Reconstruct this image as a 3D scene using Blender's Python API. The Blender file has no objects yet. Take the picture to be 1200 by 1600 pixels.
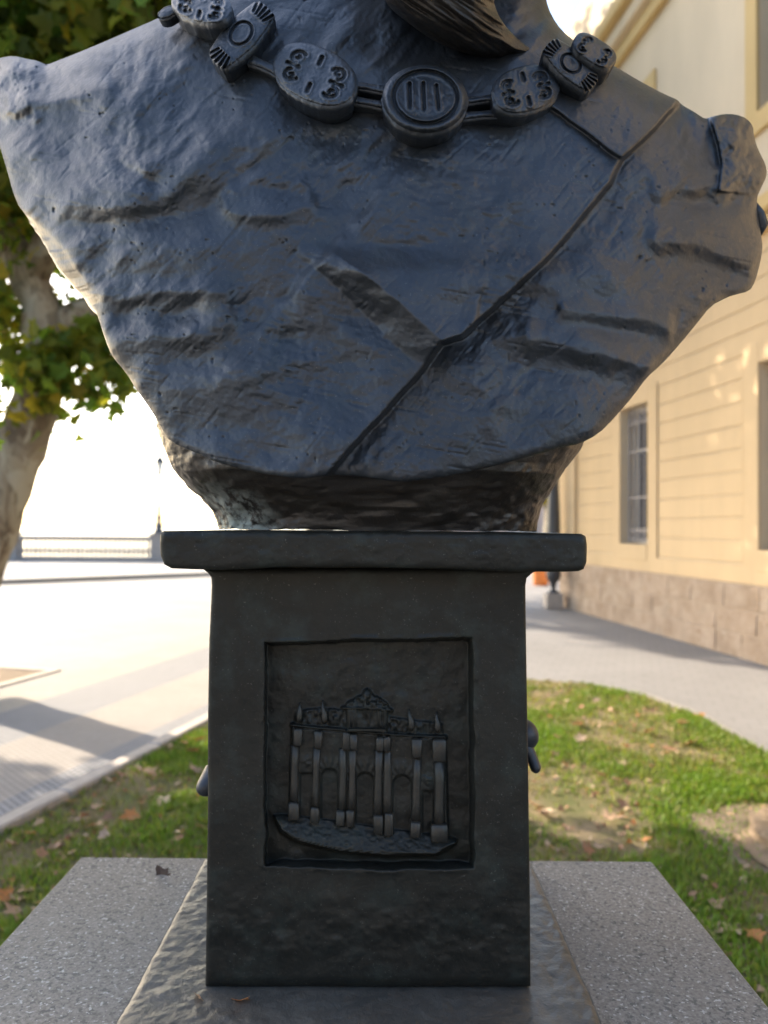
import bpy, math, random
import numpy as np
from mathutils import Vector, Matrix

R = math.radians
rng = np.random.default_rng(7)
random.seed(7)
scene = bpy.context.scene
COL = scene.collection

# ------------------------------------------------------------------ camera
CAM = Vector((0.0, 0.0, 1.6))
PITCH, ROLL = R(1.146), R(0.45)
CR = Matrix.Rotation(R(90) + PITCH, 3, 'X') @ Matrix.Rotation(ROLL, 3, 'Z')
cam_d = bpy.data.cameras.new('camera')
cam = bpy.data.objects.new('camera', cam_d)
COL.objects.link(cam)
cam.matrix_world = Matrix.Translation(CAM) @ CR.to_4x4()
cam_d.sensor_fit = 'VERTICAL'
cam_d.sensor_height = 36.0
cam_d.lens = 27.0
cam_d.clip_start = 0.02
cam_d.clip_end = 6000
cam_d.dof.use_dof = True
cam_d.dof.focus_distance = 0.93
cam_d.dof.aperture_fstop = 27.0 / 6.5
scene.camera = cam

# ------------------------------------------------------------------ light
SUN_AZ, SUN_EL = -46.0, 27.0            # degrees, azimuth from +Y towards +X
world = bpy.data.worlds.new('World')
scene.world = world
world.use_nodes = True
wn = world.node_tree
sky = wn.nodes.new('ShaderNodeTexSky')
sky.sky_type = 'NISHITA'
sky.sun_disc = False
sky.sun_elevation = R(SUN_EL)
sky.sun_rotation = R(SUN_AZ)
sky.air_density = 1.0
sky.dust_density = 2.2
bg = wn.nodes['Background']
wn.links.new(sky.outputs[0], bg.inputs[0])
bg.inputs[1].default_value = 0.11
sun_d = bpy.data.lights.new('sun', 'SUN')
sun_d.energy = 2.6
sun_d.angle = R(0.5)
sun_d.color = (1.0, 0.86, 0.68)
sun = bpy.data.objects.new('sun', sun_d)
COL.objects.link(sun)
sdir = Vector((math.sin(R(SUN_AZ)) * math.cos(R(SUN_EL)), math.cos(R(SUN_AZ)) * math.cos(R(SUN_EL)), math.sin(R(SUN_EL))))
sun.rotation_euler = sdir.to_track_quat('Z', 'Y').to_euler()
sun.location = sdir * 60
scene.view_settings.view_transform = 'Standard'
scene.view_settings.look = 'None'
scene.view_settings.gamma = 1.0
scene.view_settings.exposure = 2.3
scene.view_settings.use_curve_mapping = False
scene.render.engine = 'CYCLES'
scene.cycles.max_bounces = 8
scene.cycles.diffuse_bounces = 4

# ------------------------------------------------------------------ helpers
CRn = np.array(CR)
def at(u, v, Y):
    """world points on the sight line of photo point (u, v) at distance Y along +Y"""
    u = np.asarray(u, float); v = np.asarray(v, float); Y = np.asarray(Y, float)
    d = np.stack([(u - 600) / 1200, -(v - 800) / 1200, -np.ones_like(u + v)], -1) @ CRn.T
    k = Y / d[..., 1]
    p = d * k[..., None]
    p[..., 2] += CAM.z
    return p
def ground(u, v, z=0.0):
    d = np.array([(u - 600) / 1200, -(v - 800) / 1200, -1.0]) @ CRn.T
    k = (z - CAM.z) / d[2]
    return Vector((d[0] * k, d[1] * k, z))

def empty(name, loc, rz=0.0):
    o = bpy.data.objects.new(name, None)
    o.empty_display_size = 0.1
    o.location = loc; o.rotation_euler = (0, 0, rz)
    COL.objects.link(o)
    return o
def tag(o, label=None, cat=None, group=None, kind=None):
    if label: o['label'] = label
    if cat: o['category'] = cat
    if group: o['group'] = group
    if kind: o['kind'] = kind
    return o

def mesh_np(name, V, faces, smooth=True):
    """faces: list of integer arrays, each (M, k)"""
    V = np.asarray(V, np.float32)
    me = bpy.data.meshes.new(name)
    me.vertices.add(len(V)); me.vertices.foreach_set('co', V.ravel())
    fl = [np.asarray(f, np.int32) for f in faces if len(f)]
    nl = sum(f.size for f in fl); nf = sum(len(f) for f in fl)
    me.loops.add(nl); me.polygons.add(nf)
    me.loops.foreach_set('vertex_index', np.concatenate([f.ravel() for f in fl]))
    tot = np.concatenate([np.full(len(f), f.shape[1], np.int32) for f in fl])
    st = np.concatenate([[0], np.cumsum(tot)[:-1]]).astype(np.int32)
    me.polygons.foreach_set('loop_start', st)
    me.polygons.foreach_set('loop_total', tot)
    me.polygons.foreach_set('use_smooth', np.full(nf, bool(smooth)))
    me.update(calc_edges=True); me.validate()
    return me
def link(name, me, mat, parent=None):
    if mat and not me.materials: me.materials.append(mat)
    o = bpy.data.objects.new(name, me)
    COL.objects.link(o)
    if parent: o.parent = parent
    return o
def wobj(name, V, faces, mat, parent=None, smooth=True):
    """world-space vertices; parent is an unrotated empty (or its part)"""
    V = np.asarray(V, float)
    off = np.zeros(3); p = parent
    while p is not None:
        off += np.array(p.location); p = p.parent
    return link(name, mesh_np(name, V - off, faces, smooth), mat, parent)

class MB:
    """collects simple shapes (lists of verts/faces) into one mesh"""
    def __init__(s): s.v = []; s.f = []
    def add(s, V, F):
        b = len(s.v); s.v += [tuple(map(float, p)) for p in V]
        s.f += [tuple(i + b for i in f) for f in F]; return s
    def box(s, x0, x1, y0, y1, z0, z1, bev=0.0):
        if bev <= 0:
            V = [(x, y, z) for z in (z0, z1) for y in (y0, y1) for x in (x0, x1)]
            return s.add(V, [(0,2,3,1),(4,5,7,6),(0,1,5,4),(2,6,7,3),(0,4,6,2),(1,3,7,5)])
        b = min(bev, (x1-x0)*.45, (y1-y0)*.45, (z1-z0)*.45)
        V = []
        for z, i in ((z0, b), (z0 + b, 0), (z1 - b, 0), (z1, b)):
            V += [(x0+b, y0+i, z), (x1-b, y0+i, z), (x1-i, y0+b, z), (x1-i, y1-b, z),
                  (x1-b, y1-i, z), (x0+b, y1-i, z), (x0+i, y1-b, z), (x0+i, y0+b, z)]
        F = [tuple(range(7, -1, -1)), tuple(range(24, 32))]
        for r in range(3):
            for k in range(8):
                a = r*8+k; c = r*8+(k+1) % 8
                F.append((a, c, c+8, a+8))
        return s.add(V, F)
    def tube(s, pts, rad, n=8, cap=True, jit=0.0, sq=1.0):
        pts = [Vector(p) for p in pts]; V = []; F = []
        up = Vector((0, 0, 1))
        for i, p in enumerate(pts):
            t = (pts[min(i+1, len(pts)-1)] - pts[max(i-1, 0)]).normalized()
            a = up if abs(t.z) < .9 else Vector((1, 0, 0))
            e1 = t.cross(a).normalized(); e2 = t.cross(e1)
            for k in range(n):
                q = 2*math.pi*k/n
                r = rad[i] * (1 + (random.uniform(-jit, jit) if jit else 0))
                V.append(p + e1*(r*math.cos(q)) + e2*(r*sq*math.sin(q)))
        for i in range(len(pts)-1):
            for k in range(n):
                a = i*n+k; b = i*n+(k+1) % n
                F.append((a, b, b+n, a+n))
        if cap:
            F.append(tuple(range(n-1, -1, -1))); F.append(tuple(range((len(pts)-1)*n, len(pts)*n)))
        return s.add(V, F)
    def lathe(s, prof, c=(0, 0, 0), n=16):
        V = []; F = []
        for r, z in prof:
            for k in range(n):
                q = 2*math.pi*k/n
                V.append((c[0]+r*math.cos(q), c[1]+r*math.sin(q), c[2]+z))
        for i in range(len(prof)-1):
            for k in range(n):
                a = i*n+k; b = i*n+(k+1) % n
                F.append((a, b, b+n, a+n))
        F.append(tuple(range(n-1, -1, -1))); F.append(tuple(range((len(prof)-1)*n, len(prof)*n)))
        return s.add(V, F)
    def mesh(s, name, smooth=False):
        me = bpy.data.meshes.new(name); me.from_pydata(s.v, [], s.f); me.update()
        if smooth: me.polygons.foreach_set('use_smooth', [True]*len(me.polygons))
        return me
    def build(s, name, mat, parent=None, smooth=False, loc=None):
        o = link(name, s.mesh(name, smooth), mat, parent)
        if loc is not None: o.location = loc
        return o
    def wbuild(s, name, mat, parent, smooth=False):
        """vertices given in world space, parent an unrotated empty"""
        off = Vector((0, 0, 0)); p = parent
        while p is not None: off += p.location; p = p.parent
        s.v = [(a-off.x, b-off.y, c-off.z) for a, b, c in s.v]
        return s.build(name, mat, parent, smooth)

# value noise in numpy
_T = rng.random((8, 256, 256))
def vn(x, y, seed=0):
    t = _T[seed % 8]
    x = np.asarray(x, float) + seed*17.31; y = np.asarray(y, float) + seed*9.77
    xi = np.floor(x).astype(int); yi = np.floor(y).astype(int)
    fx = x-xi; fy = y-yi
    fx = fx*fx*fx*(fx*(fx*6-15)+10); fy = fy*fy*fy*(fy*(fy*6-15)+10)
    a = t[xi % 256, yi % 256]; b = t[(xi+1) % 256, yi % 256]
    c = t[xi % 256, (yi+1) % 256]; d = t[(xi+1) % 256, (yi+1) % 256]
    return ((a*(1-fx)+b*fx)*(1-fy) + (c*(1-fx)+d*fx)*fy)*2-1
def fbm(x, y, seed=0, oct=4, g=.5):
    s = 0; a = 1.0; n = 0
    for k in range(oct):
        s = s + a*vn(x*2**k, y*2**k, seed+k); n += a; a *= g
    return s/n
def rot(u, v, deg):
    c, s = math.cos(R(deg)), math.sin(R(deg))
    return u*c+v*s, -u*s+v*c
def sst(x): x = np.clip(x, 0, 1); return x*x*(3-2*x)

def pline(U, V, pts):
    """unsigned distance, side (+ = left hand of the travel direction in the picture), position 0..1"""
    pts = np.asarray(pts, float)
    L = np.concatenate([[0], np.cumsum(np.hypot(*np.diff(pts, axis=0).T))])
    best = np.full(U.shape, 1e9); side = np.zeros(U.shape); tt = np.zeros(U.shape)
    for i in range(len(pts)-1):
        ax, ay = pts[i]; dx, dy = pts[i+1]-pts[i]; l2 = dx*dx+dy*dy
        t = np.clip(((U-ax)*dx+(V-ay)*dy)/l2, 0, 1)
        d = np.hypot(U-ax-t*dx, V-ay-t*dy)
        cr = dy*(U-ax)-dx*(V-ay)
        m = d < best
        best = np.where(m, d, best); side = np.where(m, np.sign(cr), side)
        tt = np.where(m, (L[i]+t*math.sqrt(l2))/L[-1], tt)
    return best, side, tt
def inside(U, V, poly):
    r = np.zeros(U.shape, bool); n = len(poly)
    for i in range(n):
        x0, y0 = poly[i]; x1, y1 = poly[(i+1) % n]
        if y0 == y1: continue
        c = ((y0 > V) != (y1 > V)) & (U < (x1-x0)*(V-y0)/(y1-y0)+x0)
        r ^= c
    return r
def smooth_poly(p, it=2, closed=True):
    p = np.asarray(p, float)
    for _ in range(it):
        q = np.roll(p, -1, 0)
        n = np.empty((len(p)*2, 2)); n[0::2] = p*.75+q*.25; n[1::2] = p*.25+q*.75
        if not closed: n = np.vstack([p[:1], n[:-2], p[-1:]])
        p = n
    return p
def sheet(poly, step):
    """regular grid of quads filling a closed outline, border moved onto the outline"""
    poly = np.asarray(poly, float)
    u0, v0 = poly.min(0)-step; u1, v1 = poly.max(0)+step
    us = np.arange(u0, u1+step, step); vs = np.arange(v0, v1+step, step)
    U, V = np.meshgrid(us, vs)
    keep = inside(U[:-1, :-1]+step/2, V[:-1, :-1]+step/2, poly)
    idx = np.arange(U.size).reshape(U.shape)
    q = np.stack([idx[:-1, :-1], idx[1:, :-1], idx[1:, 1:], idx[:-1, 1:]], -1)[keep]
    used = np.unique(q); mp = np.full(U.size, -1); mp[used] = np.arange(len(used))
    q = mp[q]; uv = np.stack([U.ravel()[used], V.ravel()[used]], -1)
    e = np.concatenate([q[:, [0, 1]], q[:, [1, 2]], q[:, [2, 3]], q[:, [3, 0]]])
    N = len(used); key = e[:, 0].astype(np.int64)*N+e[:, 1]; rk = e[:, 1].astype(np.int64)*N+e[:, 0]
    be = e[~np.isin(key, rk)]
    nx = {}
    for a, b in be: nx.setdefault(int(a), []).append(int(b))
    loops = []
    while nx:
        s = next(iter(nx)); lp = [s]; c = s
        while True:
            t = nx[c].pop()
            if not nx[c]: del nx[c]
            if t == s: break
            lp.append(t); c = t
        loops.append(lp)
    lp = np.array(max(loops, key=len))
    bp = uv[lp]; cl = np.vstack([poly, poly[:1]])
    best = np.full(len(bp), 1e9); tgt = bp.copy()
    for i in range(len(cl)-1):
        a = cl[i]; d = cl[i+1]-a; l2 = d@d
        if l2 < 1e-9: continue
        t = np.clip(((bp-a)@d)/l2, 0, 1); p = a+t[:, None]*d
        ds = np.hypot(*(bp-p).T); m = ds < best
        best = np.where(m, ds, best); tgt[m] = p[m]
    uv[lp] = tgt
    return uv, q, lp
def strip(n, a0, b0):
    """quads joining two closed rings of n vertices starting at a0 and b0"""
    k = np.arange(n); k2 = (k+1) % n
    return np.stack([a0[k2], a0[k], b0[k], b0[k2]], -1)
def close_back(W, q, lp, rings):
    """walls from the border loop through the given rings of world points, then a fan"""
    V = [W]; base = len(W); n = len(lp); prev = lp; F4 = [q]
    for rg in rings:
        cur = np.arange(base, base+n); V.append(rg); F4.append(strip(n, prev, cur)); base += n; prev = cur
    V.append(rings[-1].mean(0)[None]); c = base; k = np.arange(n)
    F3 = np.stack([prev[(k+1) % n], prev[k], np.full(n, c)], -1)
    return np.vstack(V), [np.vstack(F4), F3]

# ------------------------------------------------------------------ materials
class NT:
    def __init__(s, name):
        s.m = bpy.data.materials.new(name); s.m.use_nodes = True
        s.t = s.m.node_tree; s.p = s.t.nodes['Principled BSDF']; s.out = s.t.nodes['Material Output']
        s.co = s.t.nodes.new('ShaderNodeTexCoord')
    def n(s, typ, **kw):
        x = s.t.nodes.new('ShaderNode'+typ)
        for k, v in kw.items(): setattr(x, k, v)
        return x
    def l(s, a, b): s.t.links.new(a, b)
    def mapping(s, scale=(1, 1, 1), rotz=0.0, src='Object'):
        m = s.n('Mapping'); m.inputs['Scale'].default_value = scale; m.inputs['Rotation'].default_value = (0, 0, rotz)
        s.l(s.co.outputs[src], m.inputs[0]); return m.outputs[0]
    def noise(s, scale, detail=4, rough=.55, vec=None, dist=0.0):
        x = s.n('TexNoise'); x.inputs['Scale'].default_value = scale; x.inputs['Detail'].default_value = detail
        x.inputs['Roughness'].default_value = rough; x.inputs['Distortion'].default_value = dist
        s.l(vec or s.co.outputs['Object'], x.inputs['Vector']); return x.outputs['Fac']
    def voro(s, scale, vec=None, feature='F1', out='Distance', rnd=1.0):
        x = s.n('TexVoronoi', feature=feature); x.inputs['Scale'].default_value = scale
        if 'Randomness' in x.inputs: x.inputs['Randomness'].default_value = rnd
        s.l(vec or s.co.outputs['Object'], x.inputs['Vector']); return x.outputs[out]
    def ramp(s, fac, stops):
        x = s.n('ValToRGB'); r = x.color_ramp
        while len(r.elements) < len(stops): r.elements.new(.5)
        for e, (p, c) in zip(r.elements, stops):
            e.position = p; e.color = (c if len(c) == 4 else (*c, 1)) if not isinstance(c, (int, float)) else (c, c, c, 1)
        s.l(fac, x.inputs[0]); return x.outputs[0]
    def mix(s, fac, a, b, mode='MIX'):
        x = s.n('MixRGB', blend_type=mode)
        for i, v in enumerate((fac, a, b)):
            if hasattr(v, 'is_output'): s.l(v, x.inputs[i])
            elif i == 0: x.inputs[0].default_value = v
            else: x.inputs[i].default_value = (*v, 1) if len(v) == 3 else v
        return x.outputs[0]
    def math(s, op, a, b=0.0):
        x = s.n('Math', operation=op)
        for i, v in enumerate((a, b)):
            if hasattr(v, 'is_output'): s.l(v, x.inputs[i])
            else: x.inputs[i].default_value = v
        return x.outputs[0]
    def bump(s, h, strength=.3, dist=.01, prev=None):
        x = s.n('Bump'); x.inputs['Strength'].default_value = strength; x.inputs['Distance'].default_value = dist
        s.l(h, x.inputs['Height'])
        if prev is not None: s.l(prev, x.inputs['Normal'])
        return x.outputs[0]
    def done(s, col=None, rough=.6, normal=None, metal=0.0, spec=.5):
        p = s.p
        if col is not None:
            if hasattr(col, 'is_output'): s.l(col, p.inputs['Base Color'])
            else: p.inputs['Base Color'].default_value = (*col, 1)
        for k, v in (('Roughness', rough), ('Metallic', metal), ('Specular IOR Level', spec)):
            if hasattr(v, 'is_output'): s.l(v, p.inputs[k])
            else: p.inputs[k].default_value = v
        if normal is not None: s.l(normal, p.inputs['Normal'])
        return s.m

def plain(name, col, rough=.6, metal=0.0, var=.12, scale=6.0, bump=.15, bd=.003, spec=.5):
    t = NT(name)
    f = t.noise(scale, 5)
    c = t.mix(f, tuple(x*(1-var*1.6) for x in col), tuple(min(1, x*(1+var*1.6)) for x in col))
    return t.done(c, rough, t.bump(t.noise(scale*9, 4), bump, bd), metal, spec)

def m_bronze(name, base=(.085, .078, .066), green=.35, rough=(.30, .52), deposit=None, brown=(.10, .078, .058), metal=.75, coat=.2, bmp=1.0, spec=.7):
    t = NT(name)
    big = t.noise(4.5, 5, .6); mid = t.noise(22, 6, .65); fine = t.noise(190, 4, .6)
    c = t.mix(t.ramp(big, [(.38, 0), (.68, 1)]), base, tuple(x*.66 for x in base))
    c = t.mix(t.math('MULTIPLY', t.ramp(t.noise(7.5, 6, .7, t.mapping((1, 1, 1.7))), [(.47, 0), (.66, 1)]), .55), c, brown)
    c = t.mix(t.math('MULTIPLY', t.ramp(mid, [(.50, 0), (.72, 1)]), green), c, (.050, .068, .060))
    speck = t.ramp(t.noise(330, 2, .5), [(.67, 0), (.74, 1)])
    c = t.mix(t.math('MULTIPLY', speck, .25), c, (.22, .21, .19))
    r = t.ramp(t.math('ADD', t.math('MULTIPLY', mid, .6), t.math('MULTIPLY', fine, .4)), [(.3, rough[0]), (.7, rough[1])])
    if deposit:
        dl, rad = deposit
        x = t.n('VectorMath', operation='DISTANCE'); t.l(t.co.outputs['Object'], x.inputs[0]); x.inputs[1].default_value = dl
        k = t.ramp(x.outputs['Value'], [(0.0, 1), (rad, 0)])
        k = t.math('MULTIPLY', k, t.ramp(t.noise(60, 5, .7), [(.42, 0), (.55, 1)]))
        c = t.mix(k, c, (.36, .42, .40)); r = t.mix(k, r, (.8, .8, .8))
    strokes = t.noise(46, 6, .68, t.mapping((1, 1, .7)), .8)
    nrm = t.bump(strokes, .28*bmp, .005)
    nrm = t.bump(fine, .32*bmp, .0018, nrm)
    pit = t.ramp(t.voro(70), [(.0, 0), (.09, 1)])
    nrm = t.bump(t.mix(t.ramp(t.noise(14, 2), [(.5, 1), (.6, 0)]), pit, (1, 1, 1)), .22, .002, nrm)
    t.p.inputs['Coat Weight'].default_value = coat; t.p.inputs['Coat Roughness'].default_value = .28
    return t.done(c, r, nrm, metal, spec)

M = {}
M['bronze'] = m_bronze('bronze_patina')
M['bronze_plinth'] = m_bronze('bronze_plinth', (.0215, .0220, .0185), .35, (.36, .56), None, (.0240, .0225, .0180), .3, .02, .8, .30)

def m_granite():
    t = NT('granite')
    a = t.noise(190, 3, .7); b = t.noise(135, 2, .5); w = t.noise(170, 2, .5); c0 = t.noise(7, 4)
    c = t.ramp(a, [(.34, (.135, .117, .095)), (.48, (.225, .20, .165)), (.60, (.29, .26, .22)), (.72, (.36, .325, .28))])
    c = t.mix(t.ramp(b, [(.58, 0), (.64, .85)]), c, (.085, .08, .073))
    c = t.mix(t.ramp(w, [(.62, 0), (.68, .8)]), c, (.60, .57, .52))
    c = t.mix(t.ramp(c0, [(.35, 0), (.75, .35)]), c, (.24, .215, .18))
    st = t.ramp(t.noise(3.2, 6, .7), [(.50, 0), (.72, .5)])
    c = t.mix(st, c, (.19, .17, .145))
    return t.done(c, t.ramp(a, [(.3, .5), (.7, .8)]), t.bump(t.noise(240, 3, .6), .12, .002), 0, .4)
def m_plaster(name, col, stain=(.42, .31, .19), amt=.35):
    t = NT(name)
    v = t.mapping((1, 1, .35))
    c = t.mix(t.ramp(t.noise(.9, 6, .6, v), [(.38, 0), (.75, 1)]), col, tuple(x*.84 for x in col))
    c = t.mix(t.math('MULTIPLY', t.ramp(t.noise(2.2, 7, .7, t.mapping((1.6, 1, .22))), [(.56, 0), (.8, 1)]), amt), c, stain)
    c = t.mix(t.math('MULTIPLY', t.ramp(t.noise(13, 4, .7), [(.60, 0), (.74, 1)]), .25), c, tuple(min(1, x*1.25) for x in col))
    return t.done(c, .88, t.bump(t.noise(55, 5, .6), .22, .004), 0, .3)
def m_sandstone():
    t = NT('sandstone')
    inf = t.n('ObjectInfo')
    c = t.ramp(t.noise(2.4, 6, .65), [(.3, (.28, .205, .145)), (.5, (.41, .315, .235)), (.72, (.52, .42, .33))])
    c = t.mix(t.math('MULTIPLY', inf.outputs['Random'], .22), c, (.50, .375, .28))
    c = t.mix(t.ramp(t.noise(8, 6, .7), [(.54, 0), (.70, .75)]), c, (.30, .20, .115))
    c = t.mix(t.ramp(t.noise(5, 5, .7), [(.62, 0), (.74, .7)]), c, (.60, .53, .44))
    n1 = t.bump(t.noise(11, 6, .7), .8, .03)
    return t.done(c, .92, t.bump(t.noise(70, 4), .5, .006, n1), 0, .25)
def m_tiles(name, col, gap, size=.034, contrast=1.0):
    """ribbed pavement tile: rows of little pads with darker gaps"""
    t = NT(name)
    b = t.n('TexBrick'); b.offset = .5
    b.inputs['Scale'].default_value = 1.0; b.inputs['Brick Width'].default_value = size*1.25
    b.inputs['Row Height'].default_value = size; b.inputs['Mortar Size'].default_value = size*.22
    b.inputs['Mortar Smooth'].default_value = .5
    b.inputs['Color1'].default_value = (*col, 1); b.inputs['Color2'].default_value = (*[x*.9 for x in col], 1)
    b.inputs['Mortar'].default_value = (*gap, 1)
    t.l(t.mapping((1, 1, 1)), b.inputs['Vector'])
    c = t.mix(t.ramp(t.noise(1.6, 6, .65), [(.40, 0), (.8, .55)]), b.outputs['Color'], tuple(x*.6 for x in col))
    c = t.mix(t.ramp(t.noise(9, 5, .7), [(.60, 0), (.75, .4)]), c, tuple(x*.45 for x in col))
    return t.done(c, .9, t.bump(b.outputs['Fac'], -.6, .006), 0, .15)
def m_pave(name, col, slab=.4):
    t = NT(name)
    b = t.n('TexBrick'); b.offset = .5
    for k, v in (('Scale', 1.0), ('Brick Width', slab), ('Row Height', slab), ('Mortar Size', .006), ('Mortar Smooth', .3)):
        b.inputs[k].default_value = v
    b.inputs['Color1'].default_value = (*col, 1); b.inputs['Color2'].default_value = (*[x*.96 for x in col], 1)
    b.inputs['Mortar'].default_value = (*[x*.78 for x in col], 1)
    t.l(t.mapping((1, 1, 1), R(18)), b.inputs['Vector'])
    c = t.mix(t.ramp(t.noise(.55, 7, .65), [(.36, 0), (.7, .6)]), b.outputs['Color'], tuple(x*.72 for x in col))
    c = t.mix(t.ramp(t.noise(5, 6, .7), [(.57, 0), (.70, .45)]), c, tuple(x*.5 for x in col))
    n1 = t.bump(b.outputs['Fac'], -.4, .004)
    return t.done(c, .85, t.bump(t.noise(90, 4), .25, .003, n1), 0, .2)
def m_soil(name, a=(.17, .125, .085), b=(.30, .235, .17)):
    t = NT(name)
    c = t.ramp(t.noise(14, 7, .7), [(.3, a), (.55, tuple((x+y)/2 for x, y in zip(a, b))), (.72, b)])
    n1 = t.bump(t.noise(30, 6, .7), .9, .02)
    return t.done(c, .95, t.bump(t.noise(160, 3), .5, .004, n1), 0, .2)
def m_lawn():
    t = NT('lawn_ground')
    c = t.ramp(t.noise(3.2, 6, .65), [(.34, (.11, .125, .04)), (.5, (.19, .16, .08)), (.66, (.29, .22, .135))])
    return t.done(c, .95, t.bump(t.noise(45, 5, .7), .8, .02), 0, .2)
def m_attr(name, rough=.6, trans=.0, tcol=(1, 1, 1), spec=.3):
    """colour from the mesh's own attribute, optionally letting light through (leaves, grass)"""
    t = NT(name)
    a = t.n('Attribute'); a.attribute_name = 'Col'
    t.done(a.outputs['Color'], rough, None, 0, spec)
    if trans > 0:
        tr = t.n('BsdfTranslucent'); mx = t.n('MixShader'); mx.inputs[0].default_value = trans
        t.l(t.mix(1.0, a.outputs['Color'], tcol, 'MULTIPLY'), tr.inputs['Color'])
        t.l(t.p.outputs[0], mx.inputs[1]); t.l(tr.outputs[0], mx.inputs[2]); t.l(mx.outputs[0], t.out.inputs[0])
    return t.m
def m_bark():
    t = NT('plane_bark')
    v = t.mapping((1, 1, .5))
    f1 = t.noise(3.4, 5, .55, v, .8); f2 = t.noise(5.2, 4, .5, v, .6)
    c = t.ramp(f1, [(.40, (.125, .095, .065)), (.46, (.22, .18, .125)), (.54, (.28, .245, .175)), (.60, (.16, .135, .095))])
    c = t.mix(t.ramp(f2, [(.55, 0), (.60, .85)]), c, (.34, .31, .235))
    c = t.mix(t.ramp(t.noise(9, 4, .6, v), [(.60, 0), (.66, .7)]), c, (.115, .095, .065))
    n1 = t.bump(f1, .5, .02)
    return t.done(c, .85, t.bump(t.noise(40, 5), .4, .006, n1), 0, .25)
def m_glass():
    t = NT('window_glass')
    t.done((.035, .042, .05), .06, t.bump(t.noise(2.5, 3), .04, .01), 0, .6)
    return t.m
def m_sea():
    t = NT('sea_water')
    n1 = t.bump(t.noise(.35, 6, .6, t.mapping((1, 3, 1))), .5, .4)
    return t.done((.03, .07, .085), .12, n1, 0, .5)

M['granite'] = m_granite()
M['ochre'] = m_plaster('ochre_plaster', (.67, .50, .30), amt=.45)
M['trim'] = m_plaster('ochre_trim', (.60, .43, .20), amt=.25)
M['pale'] = m_plaster('pale_plaster', (.66, .54, .38), (.50, .42, .32))
M['pink'] = m_plaster('pink_plaster', (.60, .42, .33))
M['sand'] = m_sandstone()
M['mortar'] = plain('lime_mortar', (.41, .32, .24), .95, var=.25, scale=4, bump=.5, bd=.01)
M['tile_grey'] = m_tiles('grey_ribbed_tile', (.37, .365, .365), (.13, .13, .14), .042)
M['tile_pink'] = m_tiles('pinkish_ribbed_tile', (.40, .365, .33), (.25, .225, .20), .042)
M['tile_pale'] = m_tiles('pale_ribbed_tile', (.42, .385, .335), (.30, .27, .235), .042)
M['pave'] = m_pave('plaza_paving', (.33, .31, .285), .6)
M['pave2'] = m_pave('grey_paving', (.25, .243, .238), .2)
M['side'] = m_pave('seafront_paving', (.40, .375, .34), .5)
M['kerb'] = plain('kerb_stone', (.42, .37, .32), .85, var=.2, scale=9, bump=.4, bd=.006)
M['soil'] = m_soil('bare_soil')
M['sandsoil'] = m_soil('sandy_soil', (.20, .15, .10), (.36, .28, .19))
M['lawn'] = m_lawn()
M['grass'] = m_attr('grass_blade', .55, .35, (1.0, 1.0, .7))
M['leaf'] = m_attr('plane_leaf', .5, .58, (1.5, 1.45, .6))
M['dry'] = m_attr('dry_leaf', .7, .2, (1.1, .9, .7))
M['bark'] = m_bark(); M['bark2'] = m_soil('earthy_root_bark', (.17, .12, .08), (.33, .25, .17))
M['balus'] = plain('balustrade_stone', (.30, .28, .265), .85, var=.12, scale=5, bump=.3, bd=.008)
M['iron'] = plain('lamp_iron', (.075, .078, .085), .45, .5, var=.2, scale=20, bump=.2)
M['grille'] = plain('grille_iron', (.34, .32, .33), .5, .2, var=.15, scale=30)
M['wood'] = plain('window_paint', (.52, .50, .46), .55, var=.1, scale=20)
M['glass'] = m_glass()
M['lampglass'] = plain('lantern_glass', (.62, .62, .58), .2, var=.05)
M['sea'] = m_sea()
M['orange'] = plain('orange_plastic', (.62, .20, .05), .5, var=.15)
M['roof'] = plain('roof_tile', (.36, .17, .10), .8, var=.25, scale=3)

def struct(name, verts, faces, mat, smooth=False):
    me = bpy.data.meshes.new(name); me.from_pydata(verts, [], faces); me.update()
    if smooth: me.polygons.foreach_set('use_smooth', [True]*len(me.polygons))
    return tag(link(name, me, mat), kind='structure')
def poly_sheet(name, pts, z, mat): return struct(name, [(x, y, z) for x, y in pts], [tuple(range(len(pts)))], mat)

# ================================================================== setting
poly_sheet('ground', [(-400, -300), (400, -300), (400, 500), (3.0, 500), (3.0, 32.4), (-400, 32.4)], 0.0, M['pave'])
poly_sheet('sea', [(-3000, 32.0), (3000, 32.0), (3000, 5000), (-3000, 5000)], -4.5, M['sea'])

K0 = Vector((-1.955, 3.91, 0)); KD = Vector((.2457, .9694, 0)); KN = Vector((-.9694, .2457, 0))
def kp(t, o, z=0.0):
    p = K0+KD*t+KN*o; return (p.x, p.y, z)
KROT = math.atan2(KD.y, KD.x)
def band(name, o0, o1, t0, t1, z, mat):
    """strip of paving laid parallel to the kerb; own local axes so the tiles follow it"""
    L = t1-t0; me = bpy.data.meshes.new(name)
    me.from_pydata([(0, o0, 0), (L, o0, 0), (L, o1, 0), (0, o1, 0)], [], [(0, 1, 2, 3)]); me.update()
    o = tag(link(name, me, mat), kind='structure')
    o.location = kp(t0, 0, z); o.rotation_euler = (0, 0, KROT)
    return o
band('grey_tile_strip', .125, .36, -9, 9, .0045, M['tile_grey'])
band('pinkish_tile_strip', .36, 1.18, -9, 9, .0043, M['tile_pink'])
band('grey_tile_strip', 1.18, 1.88, -9, 9, .0041, M['tile_grey'])
band('pale_tile_strip', 1.88, 2.50, -9, 9, .0044, M['tile_pale'])

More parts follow.
